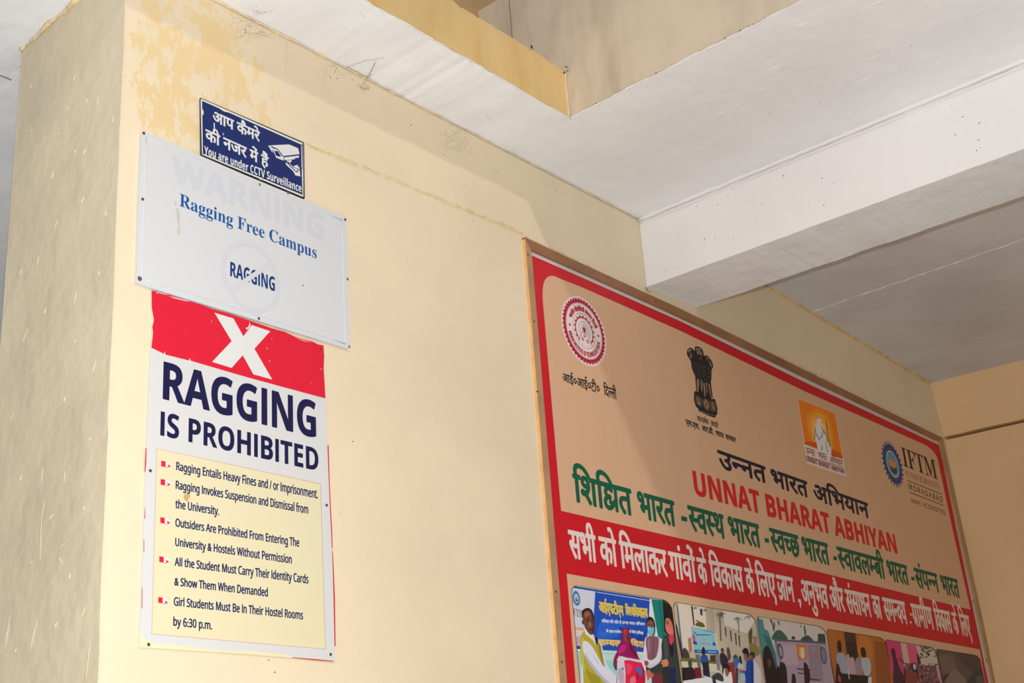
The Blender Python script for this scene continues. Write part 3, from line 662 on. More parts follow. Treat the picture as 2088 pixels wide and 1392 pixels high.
# institute seal ------------------------------------------------------
MAR = (176, 24, 58); SEA = (228, 214, 210)
ctr = (1191, 674.7); rz = (on_wall(1175.6, 601)-on_wall(1211, 748)).z/2
e = Disc(*ctr, T)
e.annulus(SEA, 0, rz*1.0); e.annulus(MAR, 0, rz*.90)
nl = 44
for i in range(nl):
    a = 2*math.pi*i/nl; P = ring_pts((math.sin(a)*rz*.905, math.cos(a)*rz*.905), rz*.052, rz*.052, 10); e.poly(MAR, P)
e.annulus(SEA, 0, rz*.815); e.annulus(MAR, rz*.79, rz*.80); e.annulus(MAR, rz*.50, rz*.512); e.annulus(MAR, rz*.37, rz*.41)
for i in range(18):
    a = 2*math.pi*i/18; e.poly(MAR, [(math.sin(a+q)*rz*r, math.cos(a+q)*rz*r) for q, r in ((-.09, .40), (-.07, .455), (.07, .455), (.09, .40))])
for r in (.10, .17, .26): e.annulus((120, 90, 100), rz*(r-.006), rz*(r+.006))
e.poly(SEA, [(x*rz, z*rz) for x, z in ((-.07, -.02), (.07, -.02), (.30, -.36), (.22, -.44), (.10, -.40), (0, -.47), (-.10, -.40), (-.22, -.44), (-.30, -.36))])
e.poly(MAR, [(x*rz, z*rz) for x, z in ((0, .16), (.03, .08), (.08, .08), (.05, .02), (.05, -.06), (-.05, -.06), (-.05, .02), (-.08, .08), (-.03, .08))])
for cx_, cz_ in ((-.11, -.26), (.11, -.28), (0, -.14)):
    e.annulus(MAR, rz*.025, rz*.055, 16, (cx_*rz, cz_*rz))
for x, z, x2, z2 in ((-.07, -.02, -.30, -.36), (.07, -.02, .30, -.36)): e.poly((120, 60, 80), [(x*rz-.0012, z*rz), (x*rz+.0012, z*rz), (x2*rz+.0012, z2*rz), (x2*rz-.0012, z2*rz)])
for sx in (-1, 1): e.annulus(MAR, 0, rz*.04, 16, (sx*rz*.645, .02*rz))
e.build('institute_seal', t, 'round maroon and white toothed seal')
cc = on_wall(*ctr, T+1.6e-3)
text_arc('INDIAN INSTITUTE OF TECHNOLOGY DELHI', 'noto', cc, rz*.735, rz*.13, 256, 104, MAR, 0, t, inward=True, weight=.001)
text_arc('भारतीय प+रौ~दयोिगकी सं~सथान िद~लली', 'dev', cc, rz*.575, rz*.11, -66, 68, MAR, 0, t, weight=.001)

# national emblem -----------------------------------------------------
CE = (1350, 680, 5.8); K1 = (34, 32, 34); K2 = (150, 122, 98); K3 = (92, 78, 66)
E_ = [(K1, [(300, 190), (330, 162), (360, 175), (385, 205), (390, 150), (440, 155), (480, 190), (498, 265), (530, 252), (555, 280), (590, 330), (606, 385), (585, 430), (585, 520), (572, 600), (520, 560), (490, 575), (450, 540), (400, 515), (370, 460), (350, 400), (342, 330), (318, 290), (292, 240)]),
      (K1, [(392, 500), (440, 520), (575, 560), (600, 760), (560, 770), (500, 750), (420, 705), (402, 650)]),
      (K1, [(378, 700), (400, 668), (430, 700), (520, 752), (590, 772), (625, 770), (655, 880), (652, 950), (632, 975), (632, 995), (560, 975), (430, 915), (430, 890), (400, 860), (378, 790)]),
      (K2, [(412, 530), (436, 540), (440, 600), (428, 690), (416, 690), (410, 600)]), (K2, [(458, 545), (474, 552), (478, 640), (470, 700), (460, 640)]), (K2, [(486, 585), (506, 585), (512, 680), (514, 748), (500, 740)]), (K2, [(520, 575), (536, 575), (530, 640), (540, 680), (528, 720)]), (K2, [(545, 590), (565, 600), (575, 690), (590, 765), (575, 745), (560, 680)]),
      (K3, [(395, 735), (410, 725), (465, 760), (475, 800), (465, 870), (410, 840), (393, 790)]), (K3, [(560, 790), (620, 800), (640, 870), (635, 930), (570, 910), (575, 850)]),
      (K3, [(480, 790), (500, 765), (530, 770), (565, 820), (565, 880), (545, 915), (510, 890), (485, 840)], 's'), (K2, [(497, 800), (515, 785), (540, 810), (552, 850), (545, 888), (520, 875), (500, 840)], 's'), (K3, [(512, 815), (525, 812), (536, 845), (530, 865), (516, 845)], 's'),
      (K2, [(412, 760), (425, 755), (430, 800), (455, 820), (452, 850), (430, 835), (418, 800)]), (K2, [(590, 820), (605, 815), (600, 850), (622, 870), (616, 905), (598, 885)]),
      (K2, [(435, 905), (560, 950), (625, 965), (625, 970), (560, 957), (435, 912)]),
      (K3, [(396, 165), (440, 172), (468, 200), (480, 250), (470, 300), (450, 320), (425, 270), (405, 225)]), (K2, [(402, 170), (440, 176), (460, 198), (455, 205), (430, 190), (404, 186)]), (K2, [(415, 215), (430, 205), (440, 222), (425, 240)], 's'), (K2, [(448, 225), (462, 218), (470, 240), (458, 252)], 's'), (K1, [(430, 255), (462, 262), (470, 290), (455, 315), (432, 290)], 's'), (K2, [(440, 285), (462, 292), (456, 304), (442, 298)]),
      (K2, [(306, 205), (325, 180), (345, 182), (352, 200), (330, 205), (318, 230)]), (K3, [(318, 240), (345, 215), (360, 240), (350, 290), (338, 310)]), (K2, [(332, 262), (346, 250), (344, 285), (338, 300)]),
      (K3, [(520, 268), (535, 262), (555, 300), (545, 330), (522, 300)]), (K2, [(552, 320), (570, 335), (590, 380), (586, 400), (566, 370)]), (K2, [(522, 275), (532, 270), (544, 295), (536, 300)])]
for r in range(7):
    for c in range(7):
        x = 372+c*32+(r % 2)*14; y = 345+r*26+c*9
        if x < 575-(r > 4)*25 and y < 548 and not (c > 5 and r < 1): E_.append((K3 if (r+c) % 2 else K2, [(x, y), (x+4, y-3), (x+13, y+10), (x+8, y+13)]))
decal('national_emblem', E_, T, t, CE, label='dark lion capital emblem')

# village campaign logo ------------------------------------------------
CL = (1600, 780, 4.639)
lg = [((226, 216, 206), [(122, 146), (478, 288), (582, 885), (208, 762)]), ((236, 128, 22), [(125, 150), (475, 290), (550, 722), (190, 582)])]
for k, (c, f) in enumerate((((240, 146, 34), .86), ((243, 162, 50), .72), ((245, 176, 72), .58), ((246, 190, 100), .46), ((247, 206, 134), .36))):
    cx_, cz_ = 335, 470
    lg.append((c, [(cx_+(a-cx_)*f*.9, cz_+(b-cz_)*f) for a, b in smooth_poly([(170, 300), (300, 210), (430, 300), (490, 480), (500, 640), (400, 640), (230, 570)], 3)]))
lg += [((214, 84, 30), [(185, 560), (220, 553), (300, 565), (310, 620), (190, 582)]), ((214, 84, 30), [(438, 630), (500, 650), (545, 690), (550, 722), (440, 690)]),
    ((226, 222, 220), [(305, 335), (320, 322), (338, 332), (346, 360), (342, 395), (360, 440), (390, 480), (405, 560), (440, 600), (442, 700), (390, 700), (320, 660), (298, 560), (285, 540), (280, 470), (288, 420), (310, 405), (304, 370)]),
    ((120, 112, 104), [(306, 335), (320, 320), (340, 332), (336, 336), (320, 327), (308, 345)]), ((90, 84, 80), [(286, 420), (292, 420), (287, 540), (282, 540)]), ((90, 84, 80), [(290, 430), (300, 480), (325, 530), (345, 510), (365, 455), (370, 458), (350, 515), (326, 541), (296, 490)]), ((90, 84, 80), [(345, 405), (360, 440), (398, 490), (410, 560), (404, 560), (392, 495), (355, 445)]),
    ((70, 66, 64), [(386, 358), (393, 358), (430, 600), (425, 600)]), ((120, 112, 108), [(345, 600), (352, 596), (360, 635), (342, 640), (342, 632), (352, 630)]), ((120, 112, 108), [(388, 560), (392, 560), (412, 660), (405, 660)]), ((120, 112, 108), [(425, 560), (440, 612), (436, 614), (420, 570)]),
    ((170, 90, 70), [(205, 690), (560, 800), (560, 805), (205, 695)])]
decal('campaign_logo', lg, T, t, CL, label='orange square logo with a white robed figure holding a staff')
TL2 = T+7e-4
tx('उ~ननत', CL, (200, 612), (206, 672), (292, 700), 'dev', (150, 60, 40), TL2, t, weight=.0005)
tx('भारत', CL, (322, 655), (326, 712), (402, 736), 'dev', (150, 60, 40), TL2, t, weight=.0005)
tx('अिभयान', CL, (430, 700), (434, 752), (556, 792), 'dev', (150, 60, 40), TL2, t, weight=.0005)
tx('UNNAT BHARAT ABHIYAN', CL, (204, 690), (210, 742), (568, 864), 'sansb', (140, 40, 44), TL2, t, weight=.0004)

# university logo --------------------------------------------------------
def gear(px, py, ry, d, parent, dark=(44, 66, 120), inner=(96, 150, 166), teeth=26, kx=1.0):
    e = Disc(px, py, d)
    for i in range(teeth):
        a = 2*math.pi*i/teeth; e.poly(dark, [(kx*math.sin(a+q)*ry*r, math.cos(a+q)*ry*r) for q, r in ((-.07, .8), (-.055, 1.0), (.02, 1.0), (.07, .8))])
    e.annulus(dark, 0, ry*.86, k=kx); e.annulus((76, 84, 132), ry*.64, ry*.70, k=kx)
    e.annulus((208, 214, 216), 0, ry*.58, k=kx); e.annulus(inner, 0, ry*.53, k=kx)
    for c, P in (((40, 86, 74), [(-.30, -.10), (-.10, -.14), (.12, -.05), (.32, -.12), (.28, -.34), (0, -.42), (-.25, -.32)]), ((220, 124, 70), [(-.26, .02), (-.12, .10), (0, .30), (.12, .10), (.26, .02), (.14, -.16), (-.14, -.16)]), ((232, 150, 90), [(-.34, .12), (-.18, .12), (-.08, -.08), (-.2, -.12)]), ((232, 150, 90), [(.34, .12), (.18, .12), (.08, -.08), (.2, -.12)])):
        e.poly(c, [(kx*x*ry, z*ry) for x, z in smooth_poly(P, 3)])
    return e
rg = (on_wall(1807, 897)-on_wall(1835, 995)).z/2
gx = (on_wall(1843.5, 965)-on_wall(1797, 925)).x/2
gear(1820, 946, rg, T, t, kx=gx/rg).build('gear_emblem', t, 'blue gear ring around an orange lotus')
tx('IFTM', CL, (1100, 608), (1128, 785), (1450, 915), 'serifb', (44, 34, 30), T, t, tr=(1418, 735))
tx('UNIVERSITY', CL, (1140, 828), (1150, 885), (1472, 1012), 'serifb', (150, 104, 70), T, t, tr=(1460, 958))
decals('rule_line', [((58, 40, 30), [(1158, 918), (1482, 1050), (1484, 1058), (1160, 926)]), ((58, 40, 30), [(1180, 1031), (1503, 1158), (1505, 1166), (1182, 1039)])], T, t, CL)
tx('MORADABAD', CL, (1170, 952), (1178, 1006), (1497, 1134), 'noto', (62, 44, 34), T, t, tr=(1489, 1080), weight=.0009, track=.22)
tx('NAAC ACCREDITED', CL, (1196, 1092), (1202, 1130), (1523, 1252), 'noto', (62, 44, 34), T, t, tr=(1518, 1208), weight=.0007, track=.12)

# ------------------------------------------------------------------ printed photographs along the foot of the banner
def rframe(tl, tm, tr_, r1, br, bl, l1, g=0):
    """rounded photo outline: left side point, top-left, top-right, right side point, bottom"""
    P = arc(l1, (tl[0]-(tl[0]-l1[0])*.9, tl[1]+(l1[1]-tl[1])*.05), tl, 6)+arc(tr_, (tr_[0]+(r1[0]-tr_[0])*.72, tr_[1]+(r1[1]-tr_[1])*.22), r1, 8)+[br, bl]
    if g:
        cx_ = sum(p[0] for p in P)/len(P); cy_ = sum(p[1] for p in P)/len(P)
        P = [(p[0]+g*(1 if p[0] > cx_ else -1), p[1]-(g*.9 if p[1] < cy_ else -g)) for p in P]
    return P
PH = []
def photo(fr, org, items, label, bgc):
    n = len(PH); PH.append(1)
    F0 = rframe(*fr); F1 = rframe(*fr, g=1.1)
    f = lambda p: ((p[0]-org[0])*org[2], (p[1]-org[1])*org[2])
    its = [((22, 22, 26), [f(p) for p in F1]), (bgc, [f(p) for p in F0])]+items
    return _photo(its, F0, F1, org, label)
def _photo(its, F0, F1, org, label):
    ox, oy, s = org; out = []
    for i, it in enumerate(its):
        if isinstance(it[0], list): out.append(it); continue
        P = [(ox+a/s, oy+b/s) for a, b in it[1]]
        if len(it) > 2 and it[2] == 's': P = smooth_poly(P, 5)
        if i > 1: P = clip(P, F0)
        if area_ok(P): out.append((it[0], P))
    return decal('photograph', out, T, t, (0, 0, 1), label=label)
def TT(s, org, tl, bl, br, st, col, weight=0, tr=None):
    L = []; tx(s, org, tl, bl, br, st, col, T, t, weight=weight, to_list=L, **({'tr': tr} if tr else {})); return (L[0][0], L[0][1], L[0][2])
B = 2000
P1 = (1140, 1180, 6.565)
SK = (112, 66, 52); SKL = (150, 96, 72); SKD = (74, 42, 40); HR = (34, 26, 34)
it = [((206, 208, 224), [(150, 90), (520, 150), (480, 700), (200, 660)]), ((214, 204, 210), [(200, 640), (480, 660), (470, 920), (230, 930)]), ((212, 168, 140), [(212, 640), (330, 655), (330, 690), (218, 680)]),
  ((196, 170, 190), [(225, 780), (285, 775), (282, 880), (235, 880)], 's'), ((150, 210, 210), [(235, 930), (1180, 960), (1180, B), (300, B)]), ((186, 218, 214), [(300, 1000), (1160, 1010), (1150, 1100), (300, 1080)]),
  ((34, 74, 158), [(175, 90), (1240, 262), (1245, 290), (200, 120)]), ((20, 78, 186), [(485, 165), (1225, 285), (1160, 965), (445, 940), (460, 560)]), ((30, 96, 206), [(560, 560), (800, 560), (900, 700), (700, 800), (520, 800)], 's'), ((16, 62, 160), [(800, 640), (1150, 700), (1150, 900), (900, 940), (820, 800)]),
  ((24, 86, 196), [(1000, 720), (1160, 640), (1150, 700), (1010, 790)]), ((40, 108, 214), [(500, 720), (820, 690), (560, 780)]),
  ((220, 220, 230), [(500, 170), (1215, 285), (1213, 293), (500, 178)]), ((230, 230, 236), [(1212, 262), (1235, 270), (1320, 760), (1300, 770), (1205, 500)]),
  ((226, 224, 226), [(236, 935), (520, 965), (1150, 985), (1150, 1010), (238, 962)]), ((20, 60, 140), [(236, 915), (520, 940), (1150, 965), (1150, 975), (238, 935)]), ((24, 74, 170), [(236, 890), (290, 900), (290, 925), (238, 920)])]
it += [TT('आईएफटीएम', P1, (528, 305), (536, 435), (870, 492), 'dev', (226, 196, 84), .0022, (870, 370)), TT('िव~शविव~दयालय', P1, (885, 375), (890, 478), (1196, 528), 'dev', (226, 196, 84), .0022, (1196, 402)),
  TT('पिरवार की ओर से उ~ननत भारत अिभयान', P1, (568, 545), (570, 582), (1150, 624), 'dev', (226, 228, 236), .0006, (1150, 590)),
  TT('के तहत ग+रामीण', P1, (628, 680), (630, 712), (835, 728), 'dev', (226, 228, 236), .0006), TT('के िलये वािषर्क', P1, (940, 690), (940, 722), (1132, 742), 'dev', (226, 228, 236), .0006),
  TT('क~मबल', P1, (524, 812), (526, 885), (830, 900), 'dev', (226, 190, 110), .0026), TT('िवत', P1, (960, 830), (962, 900), (1140, 912), 'dev', (226, 190, 110), .0026)]
it += [((8, 130, 120), [(1235, 268), (1400, 285), (1440, 800), (1330, 800)]), ((6, 110, 104), [(1330, 285), (1350, 285), (1420, 800), (1390, 800)]), ((24, 26, 30), [(1385, 285), (1480, 300), (1700, 900), (1600, 960), (1410, 700)]), ((40, 70, 66), [(1385, 290), (1460, 320), (1470, 340), (1390, 310)])]
# man at left: olive waistcoat, white shirt
it += [((216, 216, 232), [(345, 680), (400, 700), (470, 760), (560, 860), (640, 1140), (760, 1290), (790, 1390), (760, 1460), (640, B), (300, B), (300, 1000), (290, 820)], 's'),
  ((184, 168, 52), [(335, 690), (290, 760), (285, 900), (290, 1080), (320, 1200), (330, 1420), (320, B), (660, B), (640, 1450), (610, 1280), (600, 1120), (560, 900), (520, 790), (478, 760), (500, 900), (440, 800), (370, 730)]),
  ((150, 136, 36), [(560, 900), (600, 1120), (612, 1180), (580, 1150), (530, 960), (520, 860)]), ((206, 190, 76), [(300, 800), (330, 780), (320, 900), (330, 1100), (350, 1240), (320, 1200), (294, 1050)]), ((160, 148, 44), [(360, 1200), (420, 1250), (520, 1300), (560, 1392), (520, 1500), (400, 1340)], 's'),
  ((222, 220, 236), [(330, 830), (380, 840), (440, 900), (500, 1000), (570, 1130), (660, 1230), (760, 1300), (780, 1400), (720, 1420), (620, 1380), (500, 1260), (400, 1130), (340, 1020), (315, 900)], 's'), ((186, 186, 206), [(350, 990), (420, 1100), (520, 1230), (620, 1340), (700, 1400), (620, 1385), (500, 1270), (400, 1140), (345, 1040)]),
  ((186, 186, 208), [(440, 1010), (470, 1040), (540, 1140), (520, 1130)]), ((30, 26, 50), [(470, 760), (520, 790), (515, 890), (495, 870)]), ((228, 226, 234), [(340, 672), (370, 700), (440, 760), (480, 820), (470, 830), (430, 800), (350, 730)]),
  (HR, [(305, 470), (310, 430), (340, 400), (380, 388), (420, 400), (450, 440), (470, 520), (475, 600), (455, 560), (430, 470), (380, 420), (340, 440), (325, 480), (318, 530), (308, 510)], 's'),
  (SK, [(325, 470), (350, 430), (390, 420), (430, 450), (455, 520), (475, 570), (478, 640), (470, 700), (440, 745), (410, 740), (370, 690), (340, 630), (325, 570), (312, 600), (308, 560), (320, 540)], 's'), (SKL, [(340, 470), (365, 440), (395, 440), (410, 480), (380, 500), (350, 510)], 's'), (SKL, [(400, 580), (420, 570), (430, 620), (415, 650), (395, 620)], 's'),
  (SKD, [(430, 470), (460, 540), (474, 600), (470, 690), (445, 735), (440, 680), (455, 610), (440, 540)], 's'), ((30, 18, 22), [(372, 555), (400, 548), (404, 562), (376, 566)]), ((30, 18, 22), [(430, 558), (452, 560), (452, 570), (432, 568)]), ((60, 24, 28), [(400, 672), (440, 670), (448, 682), (410, 686)]), ((28, 18, 20), [(366, 540), (402, 530), (404, 538), (368, 548)]), (SKD, [(308, 560), (322, 556), (330, 600), (318, 610)], 's'),
  ((122, 60, 66), [(770, 1310), (800, 1330), (850, 1392), (860, B), (760, B)])]
# woman in magenta shawl with packet
it += [((152, 14, 92), [(850, 690), (870, 655), (900, 652), (935, 690), (955, 760), (955, 850), (1000, 900), (1030, 960), (1060, 1040), (1070, 1085), (900, 1060), (790, 1060), (735, 1130), (735, 1060), (780, 960), (800, 880), (840, 830), (842, 760)], 's'), ((186, 40, 126), [(850, 880), (900, 900), (880, 960), (820, 1000), (790, 1040), (800, 950)], 's'), ((110, 8, 70), [(950, 860), (1000, 930), (1050, 1040), (1000, 1020), (950, 940)], 's'), ((198, 66, 90), [(860, 700), (880, 675), (905, 690), (925, 740), (915, 720), (885, 700), (868, 740)], 's'),
  ((146, 74, 70), [(872, 735), (895, 712), (915, 730), (925, 780), (915, 830), (895, 850), (875, 810)], 's'), ((60, 30, 34), [(905, 735), (922, 760), (926, 800), (914, 832), (908, 790)], 's'), ((40, 20, 24), [(882, 762), (894, 758), (894, 766), (884, 770)]), ((110, 30, 60), [(730, 1120), (770, 1080), (790, 1180), (760, 1220), (735, 1170)], 's'), ((110, 58, 54), [(745, 1100), (775, 1090), (785, 1170), (760, 1200)], 's'),
  ((222, 208, 220), [(792, 1040), (830, 1030), (900, 1050), (1040, 1075), (1130, 1090), (1170, 1240), (1175, 1392), (1170, B), (760, B), (780, 1250), (775, 1140)]), ((196, 170, 196), [(800, 1200), (860, 1230), (870, 1392), (820, 1392), (790, 1300)], 's'), ((224, 34, 76), [(872, 1090), (940, 1085), (1040, 1110), (1130, 1125), (1150, 1240), (1155, B), (880, B), (890, 1250)]), ((236, 70, 110), [(900, 1130), (980, 1160), (960, 1240), (920, 1280), (900, 1200)], 's'), ((242, 110, 140), [(960, 1330), (1010, 1300), (1060, 1340), (1000, 1392), (950, 1392)], 's'), ((200, 16, 56), [(1030, 1240), (1130, 1180), (1150, 1392), (1040, 1380)], 's'),
  ((46, 120, 204), [(1030, 1190), (1060, 1178), (1090, 1190), (1110, 1230), (1105, 1280), (1080, 1288), (1060, 1240), (1036, 1225)], 's'), ((60, 150, 200), [(835, 1190), (860, 1185), (868, 1210), (845, 1220)], 's'), ((232, 224, 234), [(1090, 1080), (1130, 1090), (1172, 1250), (1178, 1420), (1164, 1420), (1155, 1250)])]
# man with teal mask, brown waistcoat
it += [((226, 216, 232), [(1150, 800), (1200, 770), (1290, 760), (1370, 810), (1385, 900), (1370, 1000), (1330, 1100), (1270, 1160), (1200, 1170), (1120, 1100), (1130, 960)], 's'), ((136, 92, 106), [(1170, 790), (1215, 765), (1290, 770), (1335, 800), (1325, 950), (1290, 1060), (1230, 1110), (1190, 1090), (1175, 960), (1160, 860)], 's'), ((108, 70, 84), [(1262, 800), (1272, 800), (1262, 1070), (1250, 1080)]), ((160, 116, 128), [(1185, 820), (1215, 810), (1210, 960), (1192, 980)], 's'),
  ((40, 26, 28), [(1180, 560), (1185, 520), (1215, 505), (1250, 520), (1275, 560), (1288, 620), (1285, 680), (1270, 640), (1180, 600)], 's'), ((134, 84, 70), [(1182, 580), (1220, 550), (1262, 575), (1275, 640), (1270, 700), (1240, 740), (1200, 730), (1180, 660)], 's'), ((62, 34, 34), [(1265, 590), (1286, 640), (1284, 720), (1250, 780), (1262, 700)], 's'), ((104, 196, 206), [(1186, 636), (1230, 650), (1272, 650), (1268, 720), (1240, 762), (1214, 752), (1192, 710)], 's'), ((140, 214, 222), [(1192, 650), (1225, 655), (1220, 690), (1198, 690)], 's'), ((28, 18, 20), [(1188, 604), (1210, 604), (1210, 614), (1190, 614)]), ((28, 18, 20), [(1226, 612), (1252, 616), (1250, 626), (1228, 622)]),
  ((224, 216, 232), [(1180, 1080), (1240, 1085), (1300, 1040), (1330, 940), (1370, 900), (1360, 1020), (1300, 1130), (1250, 1170), (1190, 1150)], 's'), ((150, 84, 70), [(1140, 1100), (1185, 1100), (1200, 1150), (1160, 1160)], 's'), ((214, 206, 222), [(1185, 1150), (1250, 1140), (1270, 1160), (1230, 1190)], 's')]
# man in dark jacket, pink mask
it += [((52, 62, 60), [(1400, 780), (1460, 740), (1540, 740), (1640, 900), (1700, 1500), (1700, B), (1280, B), (1240, 1300), (1170, 1215), (1260, 1180), (1370, 1080), (1370, 880)], 's'), ((122, 46, 60), [(1250, 1250), (1330, 1260), (1420, 1300), (1430, B), (1230, B)]), ((40, 48, 48), [(1380, 1180), (1440, 1150), (1500, 1200), (1480, B), (1420, B)]), ((70, 82, 78), [(1400, 830), (1440, 800), (1460, 1000), (1420, 1060)], 's'), ((20, 24, 44), [(1470, 860), (1520, 850), (1530, 1000), (1500, 1050)], 's'), ((226, 60, 92), [(1466, 760), (1530, 740), (1535, 830), (1500, 890), (1480, 860)]), ((24, 40, 84), [(1480, 1200), (1560, 1180), (1580, B), (1500, B)]),
  ((26, 20, 24), [(1415, 560), (1420, 510), (1460, 490), (1510, 500), (1540, 580), (1545, 680), (1530, 700), (1500, 570)], 's'), ((196, 122, 96), [(1425, 540), (1460, 520), (1490, 545), (1515, 600), (1530, 680), (1530, 740), (1480, 740), (1440, 700), (1422, 640)], 's'), ((234, 118, 116), [(1424, 640), (1460, 625), (1500, 640), (1525, 690), (1520, 740), (1480, 745), (1440, 710)], 's'), ((40, 22, 22), [(1432, 592), (1462, 586), (1462, 598), (1434, 602)]), ((44, 26, 26), [(1426, 570), (1466, 562), (1466, 570), (1428, 578)]),
  ((214, 132, 108), [(1355, 1080), (1390, 1085), (1440, 1070), (1465, 1120), (1455, 1165), (1410, 1175), (1385, 1180), (1390, 1150), (1360, 1130), (1380, 1110)], 's'), ((196, 108, 92), [(1160, 1225), (1200, 1230), (1255, 1265), (1265, 1300), (1220, 1320), (1190, 1350), (1170, 1290)], 's'), ((30, 70, 66), [(1165, 1180), (1195, 1185), (1205, 1215), (1175, 1225)], 's')]
photo(((1178, 1194.3), None, (1350, 1222.6), (1370, 1243), (1397, 1450), (1189, 1450), (1166, 1206)), P1, it, 'photograph of a blanket being handed to a woman in a magenta shawl before a blue banner', (206, 208, 224))
g1 = on_wall(1140+237/6.565, 1180+150/6.565); g2 = on_wall(1140+237/6.565, 1180+365/6.565); rg1 = (g1-g2).z/2
gear(1140+232/6.565, 1180+258/6.565, rg1, T+9e-5*7, t, dark=(36, 116, 190), inner=(150, 200, 220), teeth=20, kx=.82).build('gear_emblem', t)
tx('FTM', P1, (190, 395), (196, 470), (318, 490), 'serifb', (96, 92, 110), T+3e-4, t)
tx('IVERSI', P1, (198, 480), (202, 500), (306, 512), 'serifb', (120, 116, 130), T+3e-4, t)

P2 = (1360, 1210, 6.141)
WALLC = (214, 200, 182)
it = [((196, 186, 170), [(90, 110), (1140, 260), (1230, 1300), (170, 1300)]), ((224, 212, 196), [(140, 120), (600, 190), (640, 700), (200, 700)]), ((204, 190, 170), [(600, 330), (1010, 520), (1030, 840), (640, 720)]), ((186, 172, 152), [(480, 170), (590, 190), (610, 500), (500, 480)]), ((228, 222, 214), [(700, 215), (1130, 280), (1000, 500), (720, 390)]),
  ((96, 108, 138), [(118, 130), (134, 135), (210, 820), (190, 820)]), ((50, 50, 54), [(105, 360), (125, 400), (180, 640), (205, 820), (180, 820)]), ((70, 66, 58), [(300, 150), (322, 154), (348, 400), (330, 395)]), ((60, 64, 66), [(410, 185), (442, 192), (446, 280), (418, 262)]), ((150, 92, 60), [(362, 325), (458, 370), (462, 390), (364, 345)]), ((90, 96, 52), [(362, 372), (400, 360), (465, 385), (465, 420), (366, 402)], 's'), ((170, 130, 100), [(262, 560), (302, 545), (318, 700), (280, 760)]),
  ((196, 182, 160), [(505, 380), (530, 385), (532, 420), (508, 415)])]
for x, y, h in ((720, 418, 118), (786, 455, 145), (848, 488, 155), (892, 515, 148), (660, 520, 60), (345, 640, 0)): it.append(((70, 62, 56), [(x, y), (x+18, y+8), (x+28, y+h+8), (x+14, y+h-8)]))
it += [((90, 88, 60), [(1020, 500), (1060, 430), (1070, 480), (1060, 620), (1035, 640)], 's'), ((140, 132, 70), [(1030, 640), (1090, 620), (1140, 660), (1160, 760), (1060, 790), (1040, 740)], 's'), ((176, 128, 128), [(1080, 570), (1120, 560), (1130, 620), (1090, 630)], 's')]
rnd = random.Random(3)
for cx_, cy_, r, n in ((665, 230, 95, 26), (880, 290, 95, 18), (350, 165, 40, 8), (470, 190, 50, 9), (1010, 275, 70, 8), (1100, 560, 50, 10)):
    for k in range(n):
        a = rnd.uniform(-.4, math.pi+.4); l = r*rnd.uniform(.6, 1.15); dx, dy = math.cos(a)*l, abs(math.sin(a))*l*.9
        if cy_ > 500: dy = -dy
        it.append(((92, 92, 72) if k % 2 else (122, 128, 98), [(cx_, cy_), (cx_+dx*.5+5, cy_+dy*.4), (cx_+dx, cy_+dy), (cx_+dx*.5-5, cy_+dy*.5)]))
